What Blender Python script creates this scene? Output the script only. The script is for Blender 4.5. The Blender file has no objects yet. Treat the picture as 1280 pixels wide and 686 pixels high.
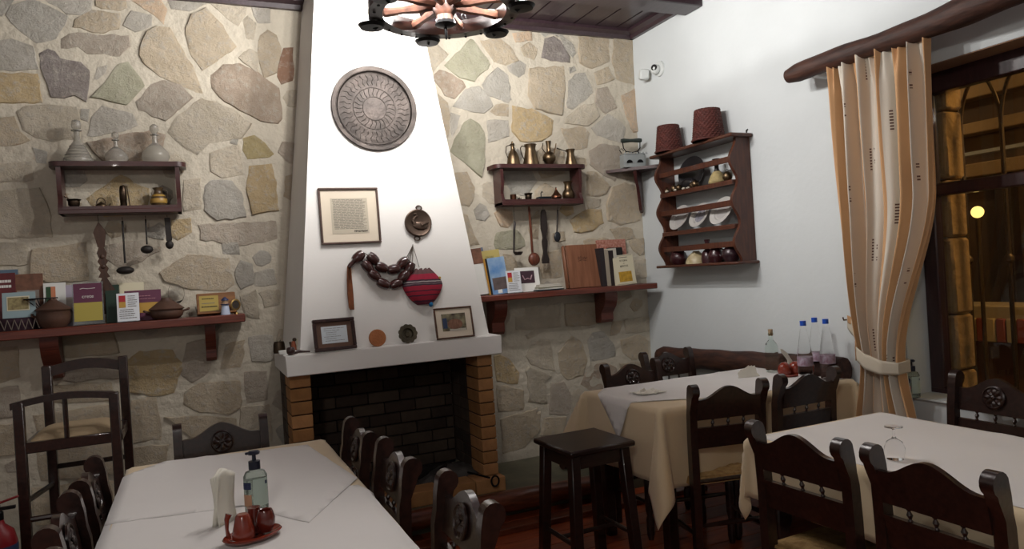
import bpy, math, random
from mathutils import Vector, Matrix, noise
R = math.radians; PI = math.pi
random.seed(7)
S = bpy.context.scene
COL = S.collection
# ------------------------------------------------------------------ camera
YAW, PIT, ROL, FPX = R(23.90881), R(0.19357), R(3.56734), 894.31
CAM = Vector((-3.09375, -4.5, 1.406))
fw = Vector((math.sin(YAW)*math.cos(PIT), math.cos(YAW)*math.cos(PIT), -math.sin(PIT)))
r0 = Vector((math.cos(YAW), -math.sin(YAW), 0)); d0 = fw.cross(r0)
rt = r0*math.cos(ROL)+d0*math.sin(ROL); dn = d0*math.cos(ROL)-r0*math.sin(ROL)
cd = bpy.data.cameras.new('camera'); cam = bpy.data.objects.new('camera', cd); COL.objects.link(cam)
cd.sensor_width = 36; cd.lens = 36*FPX/1280; cd.clip_start = .05
mw = Matrix.Identity(4)
for i in range(3):
    mw[i][0] = rt[i]; mw[i][1] = -dn[i]; mw[i][2] = -fw[i]; mw[i][3] = CAM[i]
cam.matrix_world = mw
S.camera = cam
# ------------------------------------------------------------------ world, exposure, lights
w = bpy.data.worlds.new('night_sky'); S.world = w; w.use_nodes = True
w.node_tree.nodes['Background'].inputs[0].default_value = (.012, .013, .02, 1)
w.node_tree.nodes['Background'].inputs[1].default_value = 1
S.view_settings.view_transform = 'Standard'; S.view_settings.look = 'None'
S.view_settings.exposure = 0; S.view_settings.gamma = 1
def lamp(name, kind, loc, power, col, size=.1, rot=(0, 0, 0), spread=None):
    l = bpy.data.lights.new(name, kind); l.energy = power; l.color = col
    if kind == 'POINT': l.shadow_soft_size = size
    if kind == 'AREA':
        l.shape = 'SQUARE'; l.size = size
        if spread: l.spread = spread
    if kind == 'SPOT': l.spot_size = R(120); l.spot_blend = .6; l.shadow_soft_size = size
    o = bpy.data.objects.new(name, l); COL.objects.link(o); o.location = loc; o.rotation_euler = rot
    return o
KEY = 34          # each chandelier bulb
lamp('ceiling_lamp_light', 'POINT', (-3.9, -5.2, 2.8), 78, (1, .94, .88), .12)
lamp('terrace_light', 'POINT', (1.2, -3.3, 2.6), 85, (1, .6, .2), .06)
lamp('terrace_wall_light', 'POINT', (2.5, .4, 3.0), 26, (1, .72, .38), .06)
# ------------------------------------------------------------------ pixel rays (to set things out on the real planes)
def ray(px, py): return rt*((px-640)/FPX)+dn*((py-343)/FPX)+fw
def at(px, py, ax, v):
    d = ray(px, py); return CAM+d*((v-CAM[ax])/d[ax])
def bw(px, py, y=0): return at(px, py, 1, y)
def rw(px, py, x=0): return at(px, py, 0, x)
def hz(px, py, z=.75): return at(px, py, 2, z)
CH0, CH1 = (-.52, 1.05), (-.38, 3.10)       # chimney front plane (y,z)
CT = (CH1[0]-CH0[0])/(CH1[1]-CH0[1]); CTILT = -math.atan(CT)
def cy_at(z): return CH0[0]+(z-CH0[1])*CT
def chp(px, py, off=0):
    d = ray(px, py); n = Vector((0, 1, -CT))
    p0 = Vector((0, CH0[0]-off, CH0[1])); t = n.dot(p0-CAM)/n.dot(d); return CAM+d*t
# ------------------------------------------------------------------ materials
def lin(h):
    if isinstance(h, str):
        c = [int(h[i:i+2], 16)/255 for i in (0, 2, 4)]
        return tuple(x/12.92 if x <= .04045 else ((x+.055)/1.055)**2.4 for x in c)
    return h
MATS = {}
def mat(name, col='808080', rough=.6, metal=0, n=0, ns=20, bump=0, bs=60, col2=None, trans=0, ior=1.45, emit=None, es=0, spec=.5, stretch=None, coat=0, alpha=1, sheen=0, bd=.01):
    if name in MATS: return MATS[name]
    m = bpy.data.materials.new(name); m.use_nodes = True; nt = m.node_tree; N = nt.nodes; L = nt.links
    b = N['Principled BSDF']; c = lin(col)
    b.inputs['Base Color'].default_value = (*c, 1); b.inputs['Roughness'].default_value = rough
    b.inputs['Metallic'].default_value = metal; b.inputs['Specular IOR Level'].default_value = spec
    b.inputs['Transmission Weight'].default_value = trans; b.inputs['IOR'].default_value = ior
    b.inputs['Coat Weight'].default_value = coat; b.inputs['Alpha'].default_value = alpha
    b.inputs['Sheen Weight'].default_value = sheen
    if emit: b.inputs['Emission Color'].default_value = (*lin(emit), 1); b.inputs['Emission Strength'].default_value = es
    if n or bump or col2:
        tc = N.new('ShaderNodeTexCoord'); mp = N.new('ShaderNodeMapping'); L.new(tc.outputs['Object'], mp.inputs[0])
        if stretch: mp.inputs['Scale'].default_value = stretch
    if n or col2:
        t = N.new('ShaderNodeTexNoise'); t.inputs['Scale'].default_value = ns; t.inputs['Detail'].default_value = 6
        L.new(mp.outputs[0], t.inputs['Vector'])
        cr = N.new('ShaderNodeValToRGB'); L.new(t.outputs[0], cr.inputs[0])
        cr.color_ramp.elements[0].position = .32; cr.color_ramp.elements[1].position = .68
        c2 = lin(col2) if col2 else tuple(min(1, x*(1+n)) for x in c)
        c1 = c if col2 else tuple(x*(1-n) for x in c)
        cr.color_ramp.elements[0].color = (*c1, 1); cr.color_ramp.elements[1].color = (*c2, 1)
        L.new(cr.outputs[0], b.inputs['Base Color'])
    if bump:
        t2 = N.new('ShaderNodeTexNoise'); t2.inputs['Scale'].default_value = bs; t2.inputs['Detail'].default_value = 4
        L.new(mp.outputs[0], t2.inputs['Vector'])
        bp = N.new('ShaderNodeBump'); bp.inputs['Strength'].default_value = bump; bp.inputs['Distance'].default_value = bd
        L.new(t2.outputs[0], bp.inputs['Height']); L.new(bp.outputs[0], b.inputs['Normal'])
    MATS[name] = m; return m
def wood(name, a, b, rough=.35, st=(30, 3, 30), coat=.2, bump=.15):
    return mat(name, a, rough, col2=b, ns=3, stretch=st, bump=bump, bs=4, coat=coat, bd=.004)
darkwood = wood('dark_brown_wood', '1b100d', '2c1915', .32, (3, 3, 30))
chairwood = wood('dark_chair_wood', '1a0f0c', '301c17', .3, (20, 20, 20), .5)
redwood = wood('red_brown_shelf_wood', '4f241c', '6e3628', .4, (2, 30, 30))
shelfwood = wood('dark_plum_shelf_wood', '34191a', '43221f', .4, (3, 20, 20))
rackwood = wood('rack_wood', '3e2019', '56301f', .4, (20, 20, 3))
brownwood = wood('brown_carved_wood', '38251c', '4d3426', .55, (20, 20, 4), 0)
blackwood = wood('black_wood', '1c1614', '2e2522', .5, (20, 20, 4), 0)
spoonwood = wood('chestnut_wood', '4a2418', '6d3a26', .45, (20, 20, 4), .2)
albumwood = wood('album_wood', '6e4630', '855840', .5, (20, 20, 2), 0)
logwood = wood('log_wood', '2a1711', '4a2c20', .65, (14, 3, 14), 0, .9)
plaster = mat('white_plaster', 'c6cbcc', .85, n=.02, ns=3, bump=.12, bs=30)
plaster2 = mat('chimney_plaster', 'e2e0dc', .8, n=.015, ns=4, bump=.06, bs=20)
brass = mat('aged_brass', '6b5a45', .38, 1, n=.35, ns=9)
brassd = mat('dark_aged_brass', '4a3e33', .42, 1, n=.35, ns=9)
copper = mat('dark_copper', '6a4636', .4, 1, n=.3, ns=9)
iron = mat('black_iron', '1a1a1b', .5, .7, n=.2, ns=15)
castiron = mat('cast_iron', '2a2624', .6, .4, n=.2, ns=15)
clay = mat('brown_clay', '4c3428', .6, n=.18, ns=12, bump=.1)
redclay = mat('red_glazed_clay', '7a2c1c', .22, n=.12, ns=10, coat=.5)
glass = mat('clear_glass', 'ffffff', .03, trans=1, ior=1.45)
glassf = mat('frosted_grey_glass', 'c9c6be', .25, trans=.75, ior=1.3)
paper = mat('white_paper', 'd9d9d4', .8)
cream = mat('cream_paper', 'cfc8ae', .8)
cloth_beige = mat('beige_tablecloth', 'cbb796', .9, n=.05, ns=3, bump=.15, bs=250, sheen=.2, bd=.002)
cloth_white = mat('white_tablecloth', 'cfcbc8', .85, n=.02, ns=3, bump=.1, bs=220, sheen=.2, bd=.002)
napkin_m = mat('paper_napkin', 'dcd8cc', .9)
redc = mat('red_paint', '6e0f16', .35)
bluecap = mat('blue_cap_plastic', '1f4fb4', .35)
# ------------------------------------------------------------------ mesh builder
class MB:
    def __init__(s): s.v = []; s.f = []; s.m = Matrix.Identity(4); s.sm = []
    def add(s, vs, fs, smooth=True):
        o = len(s.v); s.v += [tuple(s.m @ Vector(p)) for p in vs]; s.f += [tuple(o+i for i in f) for f in fs]
        s.sm += [smooth]*len(fs); return s
    def box(s, c, d, bev=.0, rot=None):
        x, y, z = (q/2 for q in d); b = min(bev, x*.9, y*.9, z*.9)
        M = Matrix.Translation(c)
        if rot: M = M @ Matrix.Rotation(rot[2], 4, 'Z') @ Matrix.Rotation(rot[1], 4, 'Y') @ Matrix.Rotation(rot[0], 4, 'X')
        if b <= 0:
            vs = [(a*x, e*y, g*z) for a in (-1, 1) for e in (-1, 1) for g in (-1, 1)]
            fs = [(0, 1, 3, 2), (4, 6, 7, 5), (0, 4, 5, 1), (2, 3, 7, 6), (0, 2, 6, 4), (1, 5, 7, 3)]
            return s.add([M @ Vector(p) for p in vs], fs, False)
        vs = []; idx = {}
        for a in (-1, 1):
            for e in (-1, 1):
                for g in (-1, 1):
                    for k in range(3):
                        p = [a*x, e*y, g*z]
                        for q in range(3):
                            if q != k: p[q] -= (a, e, g)[q]*b
                        idx[(a, e, g, k)] = len(vs); vs.append(M @ Vector(p))
        fs = []
        for k in range(3):
            for sg in (-1, 1):
                o = [q for q in range(3) if q != k]; cyc = [(-1, -1), (1, -1), (1, 1), (-1, 1)]
                f = []
                for (u, v2) in cyc:
                    t = [0, 0, 0]; t[k] = sg; t[o[0]] = u; t[o[1]] = v2; f.append(idx[(*t, k)])
                if (sg > 0) == (k == 1): f.reverse()
                fs.append(tuple(f))
        for k in range(3):        # edges along axis k
            o = [q for q in range(3) if q != k]
            for u in (-1, 1):
                for v2 in (-1, 1):
                    t0 = [0, 0, 0]; t0[k] = -1; t0[o[0]] = u; t0[o[1]] = v2; t1 = list(t0); t1[k] = 1
                    fs.append((idx[(*t0, o[0])], idx[(*t1, o[0])], idx[(*t1, o[1])], idx[(*t0, o[1])]))
        for a in (-1, 1):
            for e in (-1, 1):
                for g in (-1, 1): fs.append(tuple(idx[(a, e, g, k)] for k in range(3)))
        return s.add(vs, fs, False)
    def lathe(s, prof, seg=20, c=(0, 0, 0), sx=1, sy=1, rot=None, smooth=True):
        M = Matrix.Translation(c)
        if rot: M = M @ Matrix.Rotation(rot[2], 4, 'Z') @ Matrix.Rotation(rot[1], 4, 'Y') @ Matrix.Rotation(rot[0], 4, 'X')
        vs = []; fs = []; n = len(prof)
        for (r, z) in prof:
            for k in range(seg):
                a = 2*PI*k/seg; vs.append(M @ Vector((r*math.cos(a)*sx, r*math.sin(a)*sy, z)))
        for i in range(n-1):
            for k in range(seg):
                k2 = (k+1) % seg; fs.append((i*seg+k, i*seg+k2, (i+1)*seg+k2, (i+1)*seg+k))
        if prof[0][0] > 1e-5: fs.append(tuple(reversed(range(seg))))
        if prof[-1][0] > 1e-5: fs.append(tuple((n-1)*seg+k for k in range(seg)))
        return s.add(vs, fs, smooth)
    def tube(s, pts, r, seg=8, closed=False, flat=1):
        pts = [Vector(p) for p in pts]; n = len(pts); rr = r if isinstance(r, (list, tuple)) else [r]*n
        vs = []; fs = []; up = None
        for i, p in enumerate(pts):
            a = pts[i-1] if (i > 0 or closed) else p; b = pts[(i+1) % n] if (i < n-1 or closed) else p
            t = (b-a).normalized()
            if up is None:
                up = Vector((0, 0, 1)) if abs(t.z) < .9 else Vector((1, 0, 0))
            u = (up-t*up.dot(t))
            if u.length < 1e-4: u = t.orthogonal()
            u.normalize(); v = t.cross(u); up = u
            for k in range(seg):
                an = 2*PI*k/seg; vs.append(p+(u*math.cos(an)*flat+v*math.sin(an))*rr[i])
        for i in range(n-1 if not closed else n):
            j = (i+1) % n
            for k in range(seg):
                k2 = (k+1) % seg; fs.append((i*seg+k, i*seg+k2, j*seg+k2, j*seg+k))
        if not closed:
            fs.append(tuple(reversed(range(seg)))); fs.append(tuple((n-1)*seg+k for k in range(seg)))
        return s.add(vs, fs, True)
    def prism(s, poly, a0, a1, plane='xz', smooth=False):
        n = len(poly)
        def P(u, v, t): return {'xz': (u, t, v), 'yz': (t, u, v), 'xy': (u, v, t)}[plane]
        vs = [P(u, v, a0) for u, v in poly]+[P(u, v, a1) for u, v in poly]
        fs = [tuple(range(n)), tuple(reversed(range(n, 2*n)))]+[(i, i+n, (i+1) % n+n, (i+1) % n) for i in range(n)]
        return s.add(vs, fs, smooth)
    def ball(s, c, r, seg=14, sz=None, rings=8):
        r = r if isinstance(r, (tuple, list)) else (r, r, r)
        vs = []; fs = []
        for i in range(rings+1):
            ph = -PI/2+PI*i/rings
            for k in range(seg):
                a = 2*PI*k/seg; vs.append((c[0]+r[0]*math.cos(ph)*math.cos(a), c[1]+r[1]*math.cos(ph)*math.sin(a), c[2]+r[2]*math.sin(ph)))
        for i in range(rings):
            for k in range(seg):
                k2 = (k+1) % seg; fs.append((i*seg+k, i*seg+k2, (i+1)*seg+k2, (i+1)*seg+k))
        return s.add(vs, fs)
    def grid(s, fn, nu, nv, smooth=True):
        vs = [fn(i/nu, j/nv) for j in range(nv+1) for i in range(nu+1)]
        fs = [(j*(nu+1)+i, j*(nu+1)+i+1, (j+1)*(nu+1)+i+1, (j+1)*(nu+1)+i) for j in range(nv) for i in range(nu)]
        return s.add(vs, fs, smooth)
    def shear(s, fn): s.v = [tuple(fn(*p)) for p in s.v]; return s
    def build(s, name, m, parent=None, loc=None, rot=None, sharp=40):
        me = bpy.data.meshes.new(name); me.from_pydata(s.v, [], s.f); me.validate()
        if len(me.polygons) == len(s.sm): me.polygons.foreach_set('use_smooth', s.sm)
        import bmesh
        bm = bmesh.new(); bm.from_mesh(me); bmesh.ops.remove_doubles(bm, verts=bm.verts, dist=1e-6); bmesh.ops.recalc_face_normals(bm, faces=bm.faces); bm.to_mesh(me); bm.free()
        me.set_sharp_from_angle(angle=R(sharp))
        if m: me.materials.append(m)
        o = bpy.data.objects.new(name, me); COL.objects.link(o)
        if parent: o.parent = parent
        if loc is not None: o.location = loc
        if rot is not None: o.rotation_euler = rot
        return o
def tag(o, label, cat, group=None, kind=None):
    if label: o['label'] = label
    if cat: o['category'] = cat
    if group: o['group'] = group
    if kind: o['kind'] = kind
    return o
def thing(name, label, cat, loc=(0, 0, 0), rot=(0, 0, 0), group=None):
    o = bpy.data.objects.new(name, None); COL.objects.link(o); o.empty_display_size = .05
    o.location = loc; o.rotation_euler = rot; return tag(o, label, cat, group)
def struct(o): o['kind'] = 'structure'; return o
def copy_tree(o, parent=None):
    c = o.copy(); COL.objects.link(c)
    if parent: c.parent = parent
    for ch in list(o.children): copy_tree(ch, c)
    return c
def setin(o, par): o.parent = par; return o
def text(body, size, m, parent, loc, rot=(R(90), 0, 0), name='lettering', bold=0, align='CENTER', sx=1):
    cu = bpy.data.curves.new('t', 'FONT'); cu.body = body; cu.size = size; cu.align_x = align; cu.align_y = 'CENTER'; cu.extrude = .0002; cu.offset = bold; cu.resolution_u = 3
    t = bpy.data.objects.new('t', cu); COL.objects.link(t)
    bpy.context.view_layer.update()
    me = bpy.data.meshes.new_from_object(t.evaluated_get(bpy.context.evaluated_depsgraph_get()))
    bpy.data.objects.remove(t)
    me.materials.clear(); me.materials.append(m)
    o = bpy.data.objects.new(name, me); COL.objects.link(o); o.parent = parent; o.location = loc; o.rotation_euler = rot; o.scale = (sx, 1, 1)
    return o
def plate(x0, x1, z0, z1, m, parent, y, name='print', t=.0006):
    return MB().box(((x0+x1)/2, y, (z0+z1)/2), (x1-x0, t, z1-z0)).build(name, m, parent)
# ================================================================== SETTING
X0, Y0, ZC = -6.0, -7.0, 3.14
# floor planks
fl = struct(MB().box((-3, -3.5, -.04), (6.0, 7.0, .04)).build('floor', mat('floor_joint', '1a0d08', .7)))
fm = [wood('floor_wood_a', '7a3214', '9a4620', .5, (2, 25, 10), .08), wood('floor_wood_b', '86391a', 'a64e26', .5, (2, 25, 10), .08), wood('floor_wood_c', '6a2a12', '88401e', .5, (2, 25, 10), .08)]
pk = {}
rows = 0; y = -.62
while y > Y0+.16 and rows < 44:
    x = X0+random.uniform(-.8, 0)
    while x < -.02:
        ln = 1.5; a = max(x, X0+.01); b = min(x+ln, -.01)
        if b-a > .1:
            m = random.choice(fm); o = MB().box((0, 0, 0), (b-a-.003, .142, .02), .0015).build('plank', m, fl); o.location = ((a+b)/2, y-.0725, -.01)
        x += ln
    y -= .1455; rows += 1
# ceiling
cmat = wood('ceiling_wood', '2c1d22', '3a2a30', .45, (20, 2, 20), .3)
ce = struct(MB().box((-3, -3.5, ZC+.05), (6.6, 7.6, .06)).build('ceiling', darkwood))
nb = 34
for i in range(nb):
    wd = 6.0/nb; x = X0+wd*(i+.5)
    MB().box((x, -3.5, ZC+.01), (wd-.008, 7.0, .02), .003).build('plank', cmat, ce)
def beam(y0, y1): MB().box((-3, (y0+y1)/2, ZC-.05), (6, y1-y0, .1), .006).build('beam', cmat, ce)
beam(-.82, -.64); beam(-2.9, -2.72); beam(-4.9, -4.72)
struct(MB().prism([(0, ZC), (-.075, ZC), (-.075, ZC-.02), (-.04, ZC-.035), (-.03, ZC-.06), (0, ZC-.06)], X0, -.001, 'yz').build('trim_1', cmat))
struct(MB().prism([(0, ZC), (-.075, ZC), (-.075, ZC-.02), (-.04, ZC-.035), (-.03, ZC-.06), (0, ZC-.06)], Y0, -.001, 'xz').build('trim_2', cmat))
# plain walls
WY0, WY1, WZ0, WZ1 = -2.125, -4.3, .69, 2.225     # window opening
m = MB()
m.box((.17, WY0/2+.05, ZC/2), (.34, -WY0+.1, ZC)); m.box((.17, (WY1+Y0)/2, ZC/2), (.34, WY1-Y0, ZC))
m.box((.17, (WY0+WY1)/2, WZ0/2), (.34, WY0-WY1, WZ0)); m.box((.17, (WY0+WY1)/2, (WZ1+ZC)/2), (.34, WY0-WY1, ZC-WZ1))
wr = struct(m.build('wall_right', plaster))
struct(MB().box((X0-.05, -3.5, ZC/2), (.1, 7.0, ZC)).build('wall_left', plaster))
struct(MB().box((-3, Y0-.05, ZC/2), (6.2, .1, ZC)).build('wall_front', plaster))
mortar = mat('lime_mortar', 'b8b0a0', .95, n=.07, ns=5, bump=.7, bs=22, bd=.02)
wm = MB().box((-3, .066, ZC/2), (6.0, .12, ZC))
def wsurf(u, v):
    x, z = X0+6*u, ZC*v; return (x, -.0045*(noise.noise((x*3.1, z*3.1, 1.5))+.6*noise.noise((x*9, z*9, 4))+.5)+.002, z)
wm.grid(wsurf, 200, 105)
wb = struct(wm.build('wall_back', mortar, sharp=180))
struct(MB().box((-5.9, .06, ZC/2-.2), (.01, .1, .01)).build('baseboard_left', darkwood)) if False else None
# ---- stones
sm_ = bpy.data.materials.new('field_stone'); sm_.use_nodes = True; N = sm_.node_tree.nodes; L = sm_.node_tree.links; B = N['Principled BSDF']
oi = N.new('ShaderNodeObjectInfo'); geo = N.new('ShaderNodeNewGeometry')
def nz(sc, det, rg=.6):
    t = N.new('ShaderNodeTexNoise'); t.inputs['Scale'].default_value = sc; t.inputs['Detail'].default_value = det; t.inputs['Roughness'].default_value = rg; L.new(geo.outputs['Position'], t.inputs['Vector']); return t
def ramp(t, a, b, ca, cb):
    c = N.new('ShaderNodeValToRGB'); L.new(t.outputs[0], c.inputs[0]); c.color_ramp.elements[0].position = a; c.color_ramp.elements[1].position = b
    c.color_ramp.elements[0].color = ca; c.color_ramp.elements[1].color = cb; return c
n1 = nz(9, 6); n2 = nz(26, 8, .75); n3 = nz(70, 5, .7)
mx = N.new('ShaderNodeMix'); mx.data_type = 'RGBA'; mx.blend_type = 'MULTIPLY'; mx.inputs[0].default_value = 1
L.new(oi.outputs['Color'], mx.inputs[6]); L.new(ramp(n1, .3, .7, (.86, .84, .80, 1), (1.1, 1.1, 1.1, 1)).outputs[0], mx.inputs[7])
mx2 = N.new('ShaderNodeMix'); mx2.data_type = 'RGBA'; L.new(ramp(n2, .52, .66, (0, 0, 0, 1), (1, 1, 1, 1)).outputs[0], mx2.inputs[0])
L.new(mx.outputs[2], mx2.inputs[6]); mx2.inputs[7].default_value = (*lin('b6afa2'), 1)
mf = N.new('ShaderNodeMath'); mf.operation = 'MULTIPLY'; L.new(ramp(n2, .5, .64, (0, 0, 0, 1), (1, 1, 1, 1)).outputs[0], mf.inputs[0]); L.new(oi.outputs['Alpha'], mf.inputs[1]); L.new(mf.outputs[0], mx2.inputs[0])
L.new(mx2.outputs[2], B.inputs['Base Color']); B.inputs['Roughness'].default_value = .92
bp = N.new('ShaderNodeBump'); bp.inputs['Strength'].default_value = .9; bp.inputs['Distance'].default_value = .03; L.new(n2.outputs[0], bp.inputs['Height'])
bp2 = N.new('ShaderNodeBump'); bp2.inputs['Strength'].default_value = .3; bp2.inputs['Distance'].default_value = .006; L.new(n3.outputs[0], bp2.inputs['Height']); L.new(bp.outputs[0], bp2.inputs['Normal']); L.new(bp2.outputs[0], B.inputs['Normal'])
SC = {'b': 'beb09a', 'p': 'c2b8a6', 'g': 'b1ada4', 'd': '8c8480', 'o': 'c0ab86', 'y': 'b5a67c', 'n': 'ac9c8b', 't': 'b1a698', 'e': 'a8a691', 'r': '93735f', 'l': 'bcb7ad', 'k': 'c8b198'}
STN = '''g 15 8 40 0 60 8 85 20 80 32 70 48 45 54 25 38 8 20;g 0 0 18 0 2 20 -6 18;l 57 0 115 0 112 14 100 18 85 17 62 5;b 120 0 156 0 158 10 148 13 120 8;b 95 25 115 14 150 17 148 36 128 40 92 34
l 154 32 165 14 190 20 189 32 170 39;t 76 50 88 43 160 44 161 58 148 70 130 66 110 66 98 58 77 61;d 50 67 60 62 70 65 76 74 100 78 112 88 110 108 108 127 92 118 80 122 65 121 60 105 52 85;l -6 50 15 49 40 58 47 86 -6 88;o -6 92 47 93 51 127 -6 128
l 118 98 122 85 135 82 130 92 122 99;e 115 122 148 82 160 79 177 100 180 108 158 130 140 126;k 165 1 200 0 208 12 204 30 192 17;b 175 60 185 40 195 33 213 36 227 62 239 80 253 116 245 115 200 95 180 78;b 236 28 240 18 258 11 268 22 282 40 295 58 262 81 252 87 237 62 233 44
l 210 0 250 0 258 5 235 13 215 11;p 262 4 305 0 307 18 298 32 285 23;l 312 0 335 0 337 28 322 28;p 304 26 310 20 319 30 317 49 308 48;b 325 45 335 38 345 45 350 60 346 90 330 97 323 70;r 354 60 366 60 365 100 352 105 347 95
p 299 72 312 62 321 66 323 92 312 82;n 265 95 280 82 300 80 330 97 348 110 352 148 346 154 325 151 300 137 275 121 265 111;t 171 127 190 106 203 101 225 106 240 122 207 150 190 145 173 137;p 210 165 217 152 252 124 270 128 290 137 313 155 300 173 262 178 247 193 227 182
g 298 162 306 154 314 155 304 162;g 288 178 292 171 298 172 296 180;y 304 173 318 170 330 178 341 192 335 196 310 198 304 188;p 22 140 32 133 60 131 95 134 99 150 99 173 68 177 45 171 30 162;l 110 170 116 146 128 133 165 142 172 157 150 164 117 171
n 110 178 160 168 190 163 207 168 202 185 185 200 130 202 118 190;g 102 137 111 137 109 150 101 148;b -6 150 18 146 24 165 37 175 5 182 -6 181;g 42 185 58 190 58 204 47 202;p 263 192 298 181 303 218 276 222 264 214
o 311 208 340 205 348 262 316 267 309 235;g 256 232 265 226 290 226 303 248 307 270 272 275 256 263;p 230 226 250 223 251 261 230 263;o 215 276 238 273 238 290 222 299 214 294;t 248 281 345 277 347 299 300 306 251 299
g 278 305 297 303 299 318 279 317;b 200 341 235 319 285 323 292 355 280 364 240 361 206 352;g 294 341 301 326 315 330 317 354 301 361;l 319 341 342 336 345 355 319 357;p 325 366 349 362 349 381 331 383;p 301 371 320 363 324 398 306 395
b 41 313 108 303 110 350 60 352 39 345;p -6 240 50 236 60 260 65 295 -6 298;p -6 206 39 202 41 225 -6 228;t 132 306 180 300 199 314 152 337 130 322;p -6 305 30 304 34 330 -6 332;b 54 432 90 418 140 414 148 440 62 448
o 158 452 175 440 215 438 229 455 217 489 199 494 161 489;t 234 430 255 425 268 440 262 462 240 478 227 468;b 231 491 250 479 300 476 300 509 285 517 250 514 230 505;b 165 501 195 496 201 549 162 554;b 207 521 250 521 295 523 298 544 240 546;b 282 432 306 425 301 458 275 461
l 311 421 340 419 342 449 316 451;t 306 466 333 464 334 499 309 504;b -6 432 20 433 24 470 -6 479;b 160 560 210 556 204 584 161 590;b 62 482 138 478 142 500 66 503;b 42 520 140 506 146 540 50 545;p 300 510 336 506 340 550 304 552
b 45 560 145 552 150 590 52 600;t -6 487 22 482 24 520 -6 524;b -6 532 24 528 26 565 -6 570;b 212 590 300 580 330 592 320 620 215 622;b 40 610 150 600 155 650 46 655;t 64 452 148 446 148 472 66 476
p 527 60 546 56 560 68 538 92 532 90;e 556 82 588 49 592 51 612 80 592 101 575 97;n 541 95 550 87 578 101 582 108 568 123 556 119;b 601 51 625 49 640 63 648 75 632 81 618 77;k 641 42 664 40 664 50 645 52;b 651 60 662 53 671 61 667 74 656 69
g 634 83 650 77 657 81 655 92 648 97 637 89;g 602 106 622 85 635 95 639 124 635 128 611 119;g 566 133 582 112 599 108 611 121 616 132 605 141 590 139;b 613 140 620 131 635 131 635 145 620 144;l 609 151 635 151 635 170 611 177;l 563 141 575 145 571 158 565 172
b 547 117 560 130 561 160 557 188 549 150;e 580 153 588 148 600 156 604 166 605 180 605 200 601 221 590 211 576 198 563 189 571 170;o 641 133 665 137 691 150 689 168 675 176 651 176 641 165;b 662 86 704 83 706 110 701 144 670 136 661 120
d 677 72 682 49 692 46 700 51 711 70 712 78 690 75;g 673 38 694 40 700 47 692 43 681 46;g 697 41 716 56 720 66 715 72 703 53;b 723 46 760 47 761 77 740 85 725 78;b 767 47 792 50 795 107 771 99 765 80;g 712 85 718 84 720 88 712 92
g 711 102 718 93 731 91 741 115 728 127 715 137 709 134;b 743 91 760 84 767 99 747 105;t 746 112 759 109 771 134 756 141 744 128;k 777 120 794 111 797 164 792 165 783 145;p 709 146 730 131 744 129 749 145 735 157 706 154;l 739 160 760 143 774 151 782 160 777 179 746 169
b 702 161 729 159 736 166 733 184 713 187;t 737 190 749 181 773 183 778 205 768 227 749 214 737 206;b 733 216 745 216 761 232 757 242 748 245 733 244;b 765 236 780 229 800 236 803 262 799 275 776 281 761 275 759 255;o 713 275 735 262 751 262 754 279 740 288 719 290
p 733 248 749 249 749 258 736 261;g 593 263 600 255 607 258 611 268 606 276 596 274;k 618 267 625 261 639 263 641 278 635 284 626 282;e 621 291 645 287 655 300 656 306 645 311 621 311 618 305;b 573 267 584 269 589 285 599 305 584 309 578 290
b 563 217 584 216 593 235 591 250 587 257 571 255 564 230;p 604 231 624 226 624 251 612 254 603 245;b 661 285 670 266 674 263 672 299 663 297;b 763 286 789 286 794 298 771 299;b 786 301 804 298 805 317 799 319 791 312;b 691 292 705 290 706 300 692 302
o 618 446 625 443 637 450 649 465 647 479 621 475;p 658 445 663 431 675 423 687 426 693 463 680 460 664 454;b 698 441 715 421 725 426 734 450 729 469 709 474 701 465;g 735 426 741 416 754 415 767 430 769 445 750 449 738 452;b 621 481 654 489 654 511 623 515
p 657 464 662 459 688 470 680 478 684 504 661 501 663 490;t 689 479 704 476 717 500 709 519 687 517;b 626 525 671 511 667 544 655 559 629 567;b 681 523 707 521 704 540 676 544;n 726 480 731 466 745 456 755 453 769 459 771 489 741 489;b 776 425 799 419 809 426 810 444 790 449 779 440
b 766 402 778 401 774 414 763 419;p 643 386 700 380 700 408 645 412;b 706 380 757 377 756 403 708 407;p 656 419 672 412 675 416 660 424;b 775 455 810 452 812 480 778 488;b 660 520 676 514 672 540 664 548;p 714 490 724 486 736 500 730 530 716 530;b 588 322 612 318 616 345 594 348;b 730 300 760 298 762 318 732 322
p 780 330 806 324 812 345 790 350;b 675 320 700 312 702 345 678 348;p 780 400 812 395 816 412 784 416'''
polys = []
for row in STN.replace('\n', ';').split(';'):
    q = row.split(); c = q[0]; v = list(map(float, q[1:])); P = [bw(v[i], v[i+1]) for i in range(0, len(v), 2)]
    polys.append((c, [(p.x, p.z) for p in P]))
def pip(x, z, P):
    ins = False; j = len(P)-1
    for i in range(len(P)):
        if (P[i][1] > z) != (P[j][1] > z) and x < (P[j][0]-P[i][0])*(z-P[i][1])/(P[j][1]-P[i][1])+P[i][0]: ins = not ins
        j = i
    return ins
def dseg(x, z, a, b):
    dx, dz = b[0]-a[0], b[1]-a[1]; t = max(0, min(1, ((x-a[0])*dx+(z-a[1])*dz)/(dx*dx+dz*dz+1e-9)))
    return math.hypot(x-a[0]-t*dx, z-a[1]-t*dz)
def near(x, z):
    d = 9
    for c, P in polys:
        if abs(P[0][0]-x) > .9: continue
        if pip(x, z, P): return 0
        d = min(d, min(dseg(x, z, P[i-1], P[i]) for i in range(len(P))))
    return d
rnd = random.Random(5)
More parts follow.
